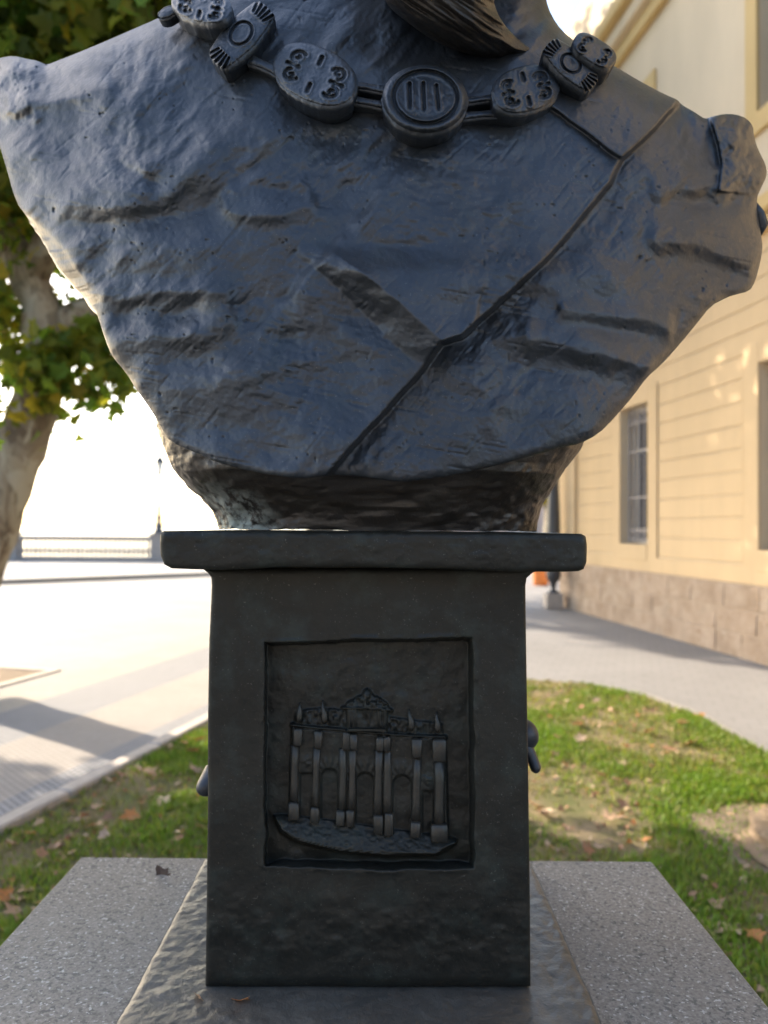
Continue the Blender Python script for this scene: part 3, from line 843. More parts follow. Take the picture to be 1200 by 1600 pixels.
def plinth_h(u, v):
    """metres proud of the plinth face (positive towards the viewer)"""
    h = .0020*fbm(u/95, v/95, 1, 3)+.00045*fbm(u/16, v/16, 4, 3)
    h += .0042*np.exp(-((v-1455)/55)**2)*fbm(u/34, v/34, 6, 3)
    h -= .004*np.exp(-((v-1541)/8.)**2)
    wob = 1.6*vn(u/30, v/30, 2)+.8*vn(u/9, v/9, 5)
    d, _, _ = pline(u, v, np.vstack([REC, REC[:1]])); ins = inside(u, v, REC)
    sd = np.where(ins, d, -d)+wob
    wd_ = 4.5+11*sst((v-1325)/20)*sst((u-420)/20)*sst((738-u)/20)+6*sst((u-722)/12)
    h -= .034*sst((sd+1.5)/wd_)
    h += .0018*np.exp(-((sd+3)/4)**2)*sst(vn(u/20, v/20, 3)+.5)
    k = sst(sd/8)
    h += k*(.0022*fbm(u/28, v/28, 5, 4)+.0022*np.exp(-(((u-570)/120)**2+((v-1070)/45)**2))*fbm(u/15, v/30, 7, 3))
    def soft(poly, w):
        dd, _, _ = pline(u, v, np.vstack([poly, poly[:1]])); return sst((np.where(inside(u, v, poly), dd, -dd)+w/2)/w)
    wl_ = soft(wallreg, 4)
    st = .0115*wl_+.0035*soft(attic, 5)*(1+.6*vn(u/5, v/7, 1))
    st = np.maximum(st, .0105*soft(catt, 4)*(1-.35*np.exp(-(((u-573)/14)**2+((v-1124)/14)**2))+.15*vn(u/4, v/12, 3)))
    st = np.maximum(st, .0125*soft(pedi, 4)*(1+.45*vn(u/5, v/5, 3)))
    for a, b, t, bt in arches:
        c = (a+b)/2; w = (b-a)/2
        yy = np.where(v < t+w, np.hypot(u-c, v-(t+w))-w, np.abs(u-c)-w)
        m = sst((2-yy)/4)*(v < bt+2); st -= .0052*m
        fan = np.exp(-((yy-11)/9)**2)*(v < t+w)*(.5+.5*np.sin(np.arctan2(v-(t+w), u-c)*16))
        st += .0015*fan
    for a, b, t, bt in doors:
        m = sst((np.minimum(u-a, b-u)+2)/4)*sst((v-t+2)/4)*(v < bt+2); st -= .0042*m
        st += .0025*np.exp(-(((u-(a+b)/2)/9)**2+((v-t+18)/11)**2))*(1+.5*vn(u/4, v/4, 6))
    dc, _, _ = pline(u, v, [(457, 1133), (500, 1138), (531, 1140), (540, 1142), (606, 1147), (613, 1148), (650, 1150), (695, 1152)])
    st = np.maximum(st, .0165*np.exp(-(dc/2.8)**2))
    dp, _, _ = pline(u, v, [(536, 1106), (573, 1107), (611, 1110)]); st = np.maximum(st, .0150*np.exp(-(dp/2.2)**2))
    for pu in (546, 552, 594, 601): st = np.maximum(st, .0135*np.exp(-((u-pu)/2.2)**2)*sst((v-1108)/4)*sst((1142-v)/4))
    d1, _, _ = pline(u, v, ledge); d2, _, _ = pline(u, v, baseln)
    lg = soft(ledreg, 4)
    st = np.maximum(st, lg*(.010+.019*d2/(d1+d2+1e-3)+.0012*fbm(u/7, v/5, 2, 2)))
    st = np.maximum(st, .029*np.exp(-(d1/2.8)**2)*sst((u-424)/30)*sst((716-u)/30))
    return h+k*st
uvp, qp, lpp = sheet(PP, 1.5)
YP = 1.0056
hp = plinth_h(uvp[:, 0], uvp[:, 1])
edge_d, _, _ = pline(uvp[:, 0], uvp[:, 1], np.vstack([PP, PP[:1]]))
Wp = at(uvp[:, 0], uvp[:, 1], YP-hp+.004*np.exp(-edge_d/3.0))
r1 = Wp[lpp].copy(); r1[:, 1] += .03; r1[:, 0] += .0015*vn(r1[:, 2]*30, r1[:, 1]*9, 2)
r2 = Wp[lpp].copy(); r2[:, 1] = 1.315
Vw, Fw = close_back(Wp, qp, lpp, [r1, r2])
plinth = wobj('plinth', Vw, Fw, M['bronze_plinth'], bust)

# gate relief: columns and finials stand proud of the panel
gate = wobj('gate_relief', *[(lambda o: (np.array(o.v), [np.array(o.f)]))(MB().box(*[float(c) for c in (at(545, 1140, 1.015)[0], at(602, 1140, 1.015)[0])], 1.0165, 1.025, float(at(570, 1143, 1.015)[2]), float(at(570, 1140, 1.015)[2])))][0], M['bronze_plinth'], bust, False)
def px_box(m, u0, u1, v0, v1, y0, y1, bev):
    a = at(u0, v1, y0); b = at(u1, v0, y0)
    m.box(a[0], b[0], y0, y1, a[2], b[2], bev)
GY = 1.0056+.034-.0085
cols_ = [(465, 14, 1140, 1167, 460.5, 459, 1256, 458.5, 17, 1283, 4.2), (496.5, 14, 1143, 1170, 495, 492.5, 1263, 491.5, 14, 1288, 4.2),
         (541, 13, 1145, 1173, 536, 534.5, 1268, 531, 15, 1292, 4.0), (553, 12, 1147, 1173, 551, 549.5, 1268, 547, 14, 1294, 4.0),
         (593, 13, 1152, 1175, 591.5, 589.5, 1275, 591, 15, 1305, 4.3), (605, 12, 1153, 1175, 605, 605.5, 1273, 607, 15, 1308, 4.4),
         (651.5, 17, 1155, 1186, 652, 649.5, 1285, 649.5, 17, 1311, 4.5), (686.5, 22, 1157, 1191, 687, 686.5, 1290, 687, 27, 1318, 5.6)]
for cx, cw, c0, c1, s0, s1, sb, bx_, bw, b1_, rr in cols_:
    m = MB(); k = .84e-3
    px_box(m, cx-cw/2, cx+cw/2, c0, c1, GY-.0125, GY+.004, .002)
    pts = [at(s0, c1-3, GY-.004), at(s0*.7+s1*.3+random.uniform(-.6, .6), c1*.7+sb*.3, GY-.004), at(s0*.3+s1*.7+random.uniform(-.6, .6), c1*.3+sb*.7, GY-.004), at(s1, sb+3, GY-.004)]
    m.tube(pts, [rr*k*1.35, rr*k*1.2, rr*k*1.3, rr*k*1.4], 10, True, .14, 1.25)
    px_box(m, bx_-bw/2, bx_+bw/2, sb, b1_, GY-.0135, GY+.004, .002)
    m.v = [(x+random.uniform(-1, 1)*.0009, y+random.uniform(-1, 1)*.0009, z+random.uniform(-1, 1)*.0012) for x, y, z in m.v]
    m.wbuild('column', M['bronze_relief'], gate, True)
for cu, v0, v1, lean in ((467, 1097, 1128, 2), (506, 1094, 1130, -2), (642, 1108, 1141, -3), (683, 1112, 1144, -1)):
    m = MB(); k = .84e-3
    m.tube([at(cu, v1, GY-.001), at(cu+1, v1-7, GY-.002), at(cu+1, v1-14, GY-.002), at(cu+lean*.6, v1-22, GY-.001), at(cu+lean, v0, GY+.001)], [4*k, 5.5*k, 5*k, 3.4*k, 1.2*k], 8, True, .1)
    m.wbuild('finial', M['bronze_relief'], gate, True)

# cap slab
CP = smooth_poly([(249, 831), (600, 829.5), (917, 834), (917.5, 892), (880, 894), (800, 893), (700, 890), (560, 887), (430, 886), (350, 891), (300, 890), (262, 888), (251, 876)], 3)
CP = np.array([(250, 846), (251, 834), (256, 829.5), (300, 829), (450, 829.5), (600, 830.5), (760, 832), (880, 833.5), (908, 834), (915, 838), (917, 850), (916.5, 878), (912, 889), (904, 892.5), (880, 893.5), (800, 893), (700, 889.5), (560, 886.5), (430, 886), (350, 890.5), (300, 889.5), (268, 888), (257, 882), (251, 868)])
uvc, qc, lpc = sheet(CP, 2.0)
YC = .945
dc_, _, _ = pline(uvc[:, 0], uvc[:, 1], np.vstack([CP, CP[:1]]))
Wc = at(uvc[:, 0], uvc[:, 1], YC+.005*np.exp(-dc_/3.5)-.0014*fbm(uvc[:, 0]/60, uvc[:, 1]/30, 3, 4)-.0008*fbm(uvc[:, 0]/12, uvc[:, 1]/9, 6, 3))
rings = []
for yy, ins in ((.952, 0), (1.05, .0), (1.2, .0), (1.35, 0), (1.365, .004)):
    rg = Wc[lpc].copy(); rg[:, 1] = yy
    c = rg.mean(0); rg = c+(rg-c)*(1-ins*2); rg[:, 2] += .0008*vn(rg[:, 0]*20, np.full(len(rg), yy*20), 4)
    rings.append(rg)
Vw, Fw = close_back(Wc, qc, lpc, rings)
wobj('plinth_cap', Vw, Fw, M['bronze_plinth'], bust)

# ------------------------------------------------------------------ torso
OUT = [(-62, 150), (-40, 118), (-20, 98), (0, 90), (22, 87), (42, 92), (60, 95), (71, 102), (92, 94), (140, 75), (200, 49), (246, 29), (262, 21), (276, 8), (292, -20), (330, -62), (420, -104), (520, -126), (640, -132), (760, -120), (832, -88), (848, -40), (853, 0), (862, 25), (878, 48), (900, 66), (930, 88), (960, 103), (1000, 127), (1040, 148), (1059, 156), (1064, 163), (1085, 175), (1103, 187), (1113, 182), (1130, 178), (1150, 178.5), (1167, 185), (1177, 197), (1178, 214), (1185, 235), (1196, 256), (1199, 273), (1189, 294), (1182, 310), (1184, 334), (1189, 366), (1192, 386), (1188, 410), (1180, 440), (1171, 455), (1150, 460), (1135, 465), (1110, 478), (1090, 504), (1060, 540), (1035, 568), (1010, 590), (990, 618), (960, 653), (935, 678), (905, 694), (885, 697), (850, 707), (800, 721), (740, 736), (680, 748), (640, 752), (620, 753), (580, 747), (545, 743), (515, 743), (470, 748), (430, 743), (400, 738), (345, 725), (300, 705), (265, 690), (252, 668), (237, 642), (212, 607), (197, 582), (175, 557), (165, 532), (151, 488), (138, 452), (112, 416), (97, 390), (60, 352), (32, 328), (20, 300), (10, 262), (-6, 212), (-40, 190)]
# a little irregularity along the broken edges
OUTs = smooth_poly(OUT, 1)
TOPL = OUT[0:47]
def ridge(u, v, pts, h, wu, wd, ends=.12):
    """fold: gentle on its upper side, abrupt on its lower side (points run left to right)"""
    d, s, t = pline(u, v, pts)
    w = np.where(s > 0, wu*1.5, wd*2.9)
    return .85*h*np.exp(-(d/w)**1.7)*sst(t/ends+.02)*sst((1-t)/ends+.02)
def proud(u, v, pts, h, w, fade, ends=.02, left=True, ramp=None):
    d, s, t = pline(u, v, pts)
    sd = d*s*(1 if left else -1)
    up = sst((sd+w/2)/w)
    if ramp: up = np.where(sd < 0, sst(1+sd/ramp), 1.0)
    return h*up*np.exp(-np.maximum(sd, 0)/fade)*sst(t/ends+.001)*sst((1-t)/ends+.001)
def gau(u, v, cu, cv, a, b, h, deg=0):
    x, y = rot(u-cu, v-cv, deg); return h*np.exp(-(x/a)**2-(y/(b*1.35))**2)
def torso_base(u, v):
    a = np.abs((u-590)/600.)
    y = np.interp(v, [-140, -60, 0, 100, 200, 300, 430, 560, 660, 720, 755], [1.075, 1.035, 1.005, .965, .937, .918, .906, .903, .897, .889, .882])
    y = y+.06*a**2+.135*a**3.2
    return y
ASTEP = [(1190, 20), (1064, 155), (1025, 200), (972, 249), (955, 286), (905, 345), (860, 400), (790, 465), (722, 526), (690, 537), (660, 580), (600, 645), (550, 700), (508, 750), (380, 890)]
def torso_h(u, v):
    h = np.zeros_like(u)
    wob = 5*vn(u/30, v/30, 1); wv = 5*vn(u/30, v/30, 2)
    U = u+wob; V_ = v+wv
    h += proud(u+.25*wob, v+.25*wv, ASTEP[::-1], .022, 10, 170, .001, left=True)
    dA, sA, _ = pline(u+.25*wob, v+.25*wv, ASTEP[::-1]); mA = sst(dA*sA/10+.5)
    # folded-back corner of the lapel: a face turned to the left under a crisp edge
    bu_ = np.interp(v+.3*wv, [350, 388, 450, 532, 620], [458, 512, 598, 692, 800])+.25*wob
    du = bu_-u; Hv = .036*sst((v-378)/50)*sst((585-v)/45)
    h += np.where(du > 0, Hv*np.clip(1-du/(58+.16*(v-380)), 0, 1), Hv*np.exp(np.minimum(du, 0)/230))*mA
    h -= .008*np.exp(-dA/55)*(1-mA)
    h += proud(u+.3*wob, v+.3*wv, [(840, 152), (905, 200), (972, 250), (1040, 300)], .012, 8, 110, .06, True)*mA
    h += proud(U, V_, [(420, 500), (500, 408), (560, 345), (650, 240)], .013, 20, 120, .2, False)
    # left shoulder and folds
    h += ridge(U, V_, [(-10, 176), (40, 168), (75, 162), (125, 152), (185, 134)], .013, 16, 6)
    h += gau(u, v, 25, 118, 40, 30, .012)-.45*gau(u, v, 150, 118, 110, 17, .009, -14)-.45*gau(u, v, 40, 200, 40, 16, .012, 8)
    h += gau(u, v, 40, 232, 28, 28, .010)-.45*gau(u, v, 105, 240, 16, 60, .008, 12)+gau(u, v, 75, 285, 26, 40, .010)
    h += ridge(U, V_, [(70, 322), (150, 325), (220, 312), (290, 291), (370, 266)], .019, 46, 12)
    h -= gau(u, v, 200, 345, 110, 13, .006, -6)
    h += ridge(U, V_, [(350, 296), (400, 285), (440, 282), (490, 288)], .007, 16, 5)-.45*gau(u, v, 425, 300, 52, 8, .007)
    h += ridge(U, V_, [(335, 325), (390, 336), (440, 333), (500, 314)], .012, 20, 5)-.45*gau(u, v, 430, 354, 50, 9, .005)
    h += ridge(U, V_, [(140, 462), (230, 456), (310, 453), (352, 460), (372, 472)], .013, 13, 6)-.45*gau(u, v, 265, 490, 85, 15, .009)
    h += ridge(U, V_, [(130, 526), (200, 527), (260, 527), (315, 518), (350, 496), (366, 470)], .013, 17, 10)-.45*gau(u, v, 260, 548, 95, 12, .006)
    h += ridge(U, V_, [(330, 605), (390, 545), (450, 480)], .005, 14, 8, .25)+ridge(U, V_, [(250, 600), (330, 590), (400, 560)], .004, 20, 10, .3)
    # right shoulder and folds
    h += ridge(U, V_, [(1015, 305), (1070, 291), (1110, 290), (1150, 302)], .012, 22, 6)-.45*gau(u, v, 1098, 318, 38, 11, .011, 4)
    h += ridge(U, V_, [(1000, 372), (1055, 374), (1110, 386), (1150, 402), (1195, 424)], .017, 24, 7)-.45*gau(u, v, 1130, 418, 55, 14, .017, 18)
    h += ridge(U, V_, [(860, 484), (930, 487), (1000, 499), (1060, 520)], .014, 17, 6)-.45*gau(u, v, 960, 516, 62, 9, .010, 6)
    h += ridge(U, V_, [(800, 524), (870, 536), (950, 554), (1035, 582)], .018, 26, 8)-.45*gau(u, v, 905, 578, 75, 16, .007, 10)
    h += proud(u+.4*wob, v, [(1108, 180), (1122, 230), (1126, 262), (1122, 302)], .012, 6, 60, .05, True)
    h += gau(u, v, 1150, 215, 26, 30, .012)+ridge(U, V_, [(1132, 236), (1158, 268), (1190, 292)], .008, 9, 5)-.45*gau(u, v, 1142, 285, 14, 22, .008)
    h += ridge(U, V_, [(930, 470), (985, 385), (1035, 305)], .006, 16, 22, .25)+ridge(U, V_, [(900, 440), (960, 350), (1010, 270)], .004, 12, 14, .3)
    # long shallow pulls of cloth running in from both shoulders
    for pts_, hh in (([(20, 250), (150, 262), (290, 240), (420, 205), (560, 190)], .011), ([(60, 395), (180, 402), (320, 380), (450, 350), (540, 330)], .010), ([(180, 600), (300, 610), (420, 580), (520, 520)], .009), ([(760, 470), (880, 430), (1000, 420), (1120, 450)], .011), ([(700, 640), (820, 620), (930, 630)], .009), ([(930, 300), (1010, 250), (1090, 235)], .008)):
        h += ridge(U, V_, pts_, hh, 26, 13, .3)
    # neck drapery and collar
    h += ridge(U, V_, [(300, 30), (420, 60), (560, 85), (700, 95)], .006, 30, 30, .3)+gau(u, v, 560, 40, 60, 60, .006)-.45*gau(u, v, 585, 78, 14, 14, .006)
    # modelling strokes left in the clay
    x1, y1 = rot(u, v, -42); x2, y2 = rot(u, v, 14); x3, y3 = rot(u, v, -75)
    m1 = sst(.5+1.6*vn(u/170, v/170, 3)); m2 = sst(.5+1.6*vn(u/150, v/150, 5)); mm = sst(.45+1.3*vn(u/110, v/110, 6))
    w1 = .35*vn(u/60, v/60, 1); w2 = .35*vn(u/60, v/60, 4)
    s1 = fbm(x1/95+w1, y1/30+w2, 1, 3); s2 = fbm(x2/90+w1, y2/28+w2, 3, 3); s3 = fbm(x3/95+w1, y3/30+w2, 5, 3)
    h += .0060*mm*(m1*s1+(1-m1)*(m2*s3+(1-m2)*s2))
    h += .0095*fbm(u/105, v/90, 7, 2)+.0022*fbm(u/38, v/32, 3, 2)
    # flat knife facets: quantised noise gives small planes with crisp borders
    f1 = fbm(x1/60, y1/26, 6, 2)*3.2; h += .0011*(np.round(f1)+.35*(f1-np.round(f1)))*mm
    ru = np.clip(.22+gau(u, v, 180, 240, 120, 80, .9)+gau(u, v, 210, 400, 120, 40, .7)+gau(u, v, 440, 560, 130, 90, .8)+gau(u, v, 690, 320, 130, 70, .7)+gau(u, v, 760, 640, 120, 50, .5)+gau(u, v, 480, 200, 90, 50, .4), 0, 1)
    h += ru*(.0024*fbm(x1/44, y1/15, 2, 3)*m1+.0024*fbm(x2/40, y2/15, 4, 3)*(1-m1)+.0009*fbm(u/13, v/12, 1, 2))
    st_ = sst((75-u)/30)*sst((210-v)/30)+sst((u-1105)/20)*sst((330-v)/30); h += st_*(.007*fbm(u/24, v/26, 1, 3)+.002*fbm(u/8, v/9, 4, 2))
    # thin scratches
    for a_, sd_ in ((-40, 1), (-52, 2), (10, 3)):
        xs1, ys1 = rot(u, v, a_); nn = vn(xs1/55, ys1/4.2, sd_); h -= .0012*sst((nn-.70)/.18)*sst(vn(u/70, v/70, sd_+3)*2.2)
    h += .0006*fbm(u/6, v/6, 6, 2)
    # casting pits
    pv = vn(u/5.5, v/5.5, 5); h -= .003*sst((pv-.86)/.08)*sst(vn(u/60, v/60, 2)*2)
    return h
uvt, qt, lpt = sheet(OUTs, 1.9)
tu, tv = uvt[:, 0].copy(), uvt[:, 1].copy()
db, _, _ = pline(tu, tv, np.vstack([OUTs, OUTs[:1]]))
dtop, _, _ = pline(tu, tv, TOPL[:32])
yt = torso_base(tu, tv)-torso_h(tu, tv)+.010*np.exp(-db/6.0)+.055*np.exp(-dtop/26.0)
Wt = at(tu, tv, yt)
bu, bv = tu[lpt], tv[lpt]; by = yt[lpt]
cen = np.array([600., 330.])
lens = np.where((bu < 200) & (bv > 318) & (bv < 500), np.sin(np.clip((bv-318)/182, 0, 1)*math.pi), 0)*26
leftside = np.where((bu < 120) & (bv < 330), 1.0, 0)
frayed = 3.0*vn(bu/23, bv/19, 1)+1.0*vn(bu/7, bv/9, 4)
def ring(dy, s, out=0.0, fr=0.0, cap=1.30):
    d = np.stack([bu, bv], -1)-cen
    l = np.linalg.norm(d, axis=1)[:, None]
    p = cen+d*s+d/l*(out*lens+fr*frayed*(lens > 0))[:, None]-d/l*np.abs(fr*frayed*(lens <= 0))[:, None]
    return at(p[:, 0], p[:, 1], np.minimum(by+dy, cap))
rings = [ring(.010, .998, .35, .3), ring(.024, .995, .8, .8), ring(.042, .992, 1.0, .8), ring(.065, .986, .9, .8), ring(.10, .97, .4, .5), ring(.16, .93, 0, .3), ring(.22, .86, 0, 0), ring(.28, .72, 0, 0, 1.33), ring(.32, .45, 0, 0, 1.36)]
Vw, Fw = close_back(Wt, qt, lpt, rings)
wobj('torso', Vw, Fw, M['bronze'], bust)
# folded scrap behind the right arm edge
m = MB().tube([at(1178, 318, 1.12), at(1186, 334, 1.12), at(1191, 350, 1.125), at(1184, 372, 1.13)], [.004, .008, .009, .003], 8, True, .15)
m.wbuild('drapery_end', M['bronze'], bust, True)

# socle: waisted foot between torso and cap
lv = [(824, 350), (815, 347), (802, 342), (782, 325), (765, 305), (740, 287), (712, 275), (677, 262), (640, 262), (600, 290), (560, 330)]
rv = [(828, 830), (815, 832), (790, 838), (770, 850), (735, 870), (712, 890), (692, 900), (660, 900), (600, 870), (560, 830)]
NA = 420; rows = []
vv = np.linspace(828, 566, 150)
L_ = np.interp(vv, [a for a, _ in lv][::-1], [b for _, b in lv][::-1]); R_ = np.interp(vv, [a for a, _ in rv][::-1], [b for _, b in rv][::-1])
for i, v in enumerate(vv):
    ym = 1.13
    a = at(L_[i], v, ym); b = at(R_[i], v, ym); zc = (a[2]+b[2])/2
    t_ = np.clip((zc-1.596)/.075, 0, 1)
    yf = .985-.055*t_**1.6; yb = 1.26+.02*t_
    th = np.linspace(0, 2*math.pi, NA, endpoint=False); ex = 2/2.9
    cx = np.sign(np.cos(th))*np.abs(np.cos(th))**ex; sy = np.sign(np.sin(th))*np.abs(np.sin(th))**ex
    xm, hw_ = (a[0]+b[0])/2, (b[0]-a[0])/2
    ymid = ym; px = xm+hw_*cx; py = np.where(sy < 0, ymid+(ymid-yf)*sy, ymid+(yb-ymid)*sy)
    q_ = .004*fbm(th*7, np.full(NA, v/24.), 2, 4)+.0004*fbm(th*14+.4*vn(th*6, np.full(NA, v/20.), 1), np.full(NA, v/3.6), 6, 3)+.003*(1-np.abs(fbm(th*5+v/60, np.full(NA, v/26.), 5, 3)))
    px = px*(1+q_*.35); py = py-q_*np.sign(-sy)*1.2
    rows.append(np.stack([px, py, np.full(NA, zc)+.0012*vn(th*12, np.full(NA, v/7), 3)], -1))
Vs = np.vstack(rows); k = np.arange(NA); F = []
for i in range(len(rows)-1):
    F.append(np.stack([i*NA+k, i*NA+(k+1) % NA, (i+1)*NA+(k+1) % NA, (i+1)*NA+k], -1))
wobj('socle', Vs, [np.vstack(F)], M['bronze_socle'], bust)

# ------------------------------------------------------------------ beard, neck and head
BRD = smooth_poly([(560, -150), (575, -80), (592, -20), (605, 10), (640, 38), (680, 66), (720, 82), (768, 92), (812, 91), (838, 82), (812, 64), (792, 44), (776, 20), (770, -5), (778, -70), (790, -150)], 2)
uvb, qb2, lpb2 = sheet(BRD, 2.2)
u, v = uvb.T
dd, _, _ = pline(u, v, np.vstack([BRD, BRD[:1]]))
xb, yb_ = rot(u, v, 33)
str_ = .010*(1-np.abs(fbm(xb/130+.3*vn(u/60, v/60, 1), yb_/11, 2, 3)))+.004*fbm(xb/70, yb_/4.5, 5, 2)
yb0 = np.interp(v, [-150, -40, 30, 95], [.86, .865, .895, .945])+.00035*np.maximum(u-740, 0)
Wb = at(u, v, yb0-str_+.035*np.exp(-dd/16))
rg1 = at(u[lpb2], v[lpb2], np.full(len(lpb2), 1.0)); rg2 = at(u[lpb2], v[lpb2], np.full(len(lpb2), 1.06))
c2 = rg2.mean(0); rg2 = c2+(rg2-c2)*.8
Vw, Fw = close_back(Wb, qb2, lpb2, [rg1, rg2])
beard = wobj('beard', Vw, Fw, M['bronze_socle'], bust)
HC = np.array([.085, 1.04, 2.565])
nt, npz = 180, 150
TH, PH = np.meshgrid(np.linspace(0, 2*math.pi, nt, endpoint=False), np.linspace(.02, math.pi-.02, npz))
dx, dy, dz = np.sin(PH)*np.sin(TH), -np.sin(PH)*np.cos(TH), np.cos(PH)
rad = np.ones_like(dx)
def hb(cx, cz, a, b, h): return h*np.exp(-((dx-cx)/a)**2-((dz-cz)/b)**2)*(dy < .1)
rad += hb(0, -.12, .10, .20, .20)+hb(0, .16, .35, .07, .06)-hb(-.28, .03, .14, .09, .10)-hb(.28, .03, .14, .09, .10)
rad += hb(-.28, .02, .08, .05, .06)+hb(.28, .02, .08, .05, .06)+hb(0, -.38, .24, .05, .04)-hb(0, -.44, .16, .03, .05)+hb(0, -.75, .4, .3, .16)
hair = sst((dz-.42+.9*(dy+.35))*4); jaw = sst((-dz-.22)*5)*sst((.45-dy)*3)
rad += hair*(.07+.05*(1-np.abs(fbm(TH*9, PH*2.2, 3, 3))))+jaw*(.09+.09*(1-np.abs(fbm(TH*8+.5*dz, PH*1.6, 5, 3))))
rad += .13*np.exp(-((np.abs(dx)-.97)/.10)**2-((dz-.0)/.17)**2-((dy-.15)/.16)**2)
rad += .012*fbm(TH*8, PH*8, 6, 3)
Vh = np.stack([HC[0]+dx*rad*.155, HC[1]+dy*rad*.185, HC[2]+dz*rad*.225], -1).reshape(-1, 3)
ih = np.arange(nt*npz).reshape(npz, nt)
qh = np.stack([ih[:-1], ih[1:], np.roll(ih[1:], -1, 1), np.roll(ih[:-1], -1, 1)], -1).reshape(-1, 4)
wobj('head', Vh, [qh, ], M['bronze'], bust)
MB().tube([(.05, 1.17, 2.08), (.06, 1.16, 2.2), (.075, 1.12, 2.32), (.085, 1.07, 2.46)], [.13, .11, .105, .11], 24, True, .02).wbuild('neck', M['bronze'], bust, True)

# ------------------------------------------------------------------ chain of medallions
def ell(cu, cv, a, b, deg, n=40, p=2.0):
    t = np.linspace(0, 2*math.pi, n, endpoint=False); e = 2/p
    x = a*np.sign(np.cos(t))*np.abs(np.cos(t))**e; y = b*np.sign(np.sin(t))*np.abs(np.sin(t))**e
    c, s = math.cos(R(deg)), math.sin(R(deg))
    return np.stack([cu+x*c-y*s, cv+x*s+y*c], -1)
def arc(cu, cv, r, a0, a1, sq=1.0, deg=0, n=9):
    t = np.radians(np.linspace(a0, a1, n)); x = r*np.cos(t); y = r*sq*np.sin(t)
    c, s = math.cos(R(deg)), math.sin(R(deg))
    return np.stack([cu+x*c-y*s, cv+x*s+y*c], -1)
def medal(outline, thick, cuts, raised=(), tilt=(0, 0), seed=0, name='medallion', cw=2.3, cd=.006, dome=.003, label=None):
    uv, q, lp = sheet(outline, 1.0)
    u, v = uv.T; c = outline.mean(0)
    d, _, _ = pline(u, v, np.vstack([outline, outline[:1]]))
    yb = torso_base(np.array([c[0]]), np.array([c[1]]))[0]-.012
    sl = (torso_base(np.array([c[0]+40.]), np.array([c[1]]))[0]-torso_base(np.array([c[0]-40.]), np.array([c[1]]))[0])/80
    sv_ = (torso_base(np.array([c[0]]), np.array([c[1]+40.]))[0]-torso_base(np.array([c[0]]), np.array([c[1]-40.]))[0])/80
    y = yb+(sl+tilt[0])*(u-c[0])+(sv_+tilt[1])*(v-c[1])
    h = thick+dome*(1-np.exp(-d/14))-.005*np.exp(-d/2.6)+.0014*fbm(u/13, v/13, seed, 3)+.0006*fbm(u/4, v/4, seed+2, 2)
    for ct in cuts:
        dd, _, _ = pline(u, v, ct); h -= cd*np.exp(-(dd/cw)**2)-.3*cd*np.exp(-((dd-2.2*cw)/(cw))**2)
    for ct, w, hh in raised:
        dd, _, _ = pline(u, v, ct); h += hh*np.exp(-(dd/w)**2)
    W = at(u, v, y-h)
    bu, bv = u[lp], v[lp]
    yb2 = y[lp]
    dirv = np.stack([bu, bv], -1)-c
    def rg(f, s):
        p = c+dirv*s; w_ = at(p[:, 0], p[:, 1], yb2-thick); w_[:, 1] += thick*f; w_[:, 0] += .0012*vn(bu/8, bv/8, seed); return w_
    W2, F2 = close_back(W, q, lp, [rg(.12, 1.012), rg(.5, 1.008), rg(1.0, .99), rg(1.5, .96)])
    o = wobj(name, W2, F2, M['bronze'], bust)
    if label: o['label'] = label
    return o
def curls(cu, cv, a, b, deg, k=1.0):
    out = []
    for i, an in enumerate((35, 145, 215, 325)):
        t = R(an); x = a*.58*math.cos(t); y = b*.58*math.sin(t)
        c, s = math.cos(R(deg)), math.sin(R(deg))
        p = (cu+x*c-y*s, cv+x*s+y*c)
        out.append(arc(p[0], p[1], 11*k, an-115+deg, an+95+deg, .8)); out.append(arc(p[0]+3*math.cos(t), p[1]+3*math.sin(t), 4*k, an+100+deg, an+260+deg, .8))
    for an in (0, 90, 180, 270):
        t = R(an); q0 = (a*.40*math.cos(t), b*.40*math.sin(t)); q1 = (a*.68*math.cos(t), b*.68*math.sin(t))
        c, s = math.cos(R(deg)), math.sin(R(deg))
        out.append(np.array([(cu+x*c-y*s, cv+x*s+y*c) for x, y in (q0, q1)]))
    return out
bars = [np.array([(640, 131), (641, 167)]), np.array([(661.5, 130), (663, 170)]), np.array([(682, 134), (685.5, 169)])]
rim = np.vstack([ell(664, 153, 59, 48, 4), ell(664, 153, 59, 48, 4)[:1]])
inn = np.vstack([ell(665, 152, 50, 41, 4), ell(665, 152, 50, 41, 4)[:1]])
medal(ell(664, 155, 67, 53, 4, 60), .031, bars+[inn], [(rim, 5, .005), (arc(665, 158, 40, 25, 150, .75), 3, .003), (arc(662, 154, 46, 40, 130, .78), 2.5, .002)], (.00002, -.00012), 1, label='round medallion marked with three upright bars')
medal(ell(492, 116, 69, 43, 24, 50, 2.2), .028, curls(492, 116, 69, 43, 24), (), (-.00010, -.00022), 2, label='oval medallion with curled ornaments')
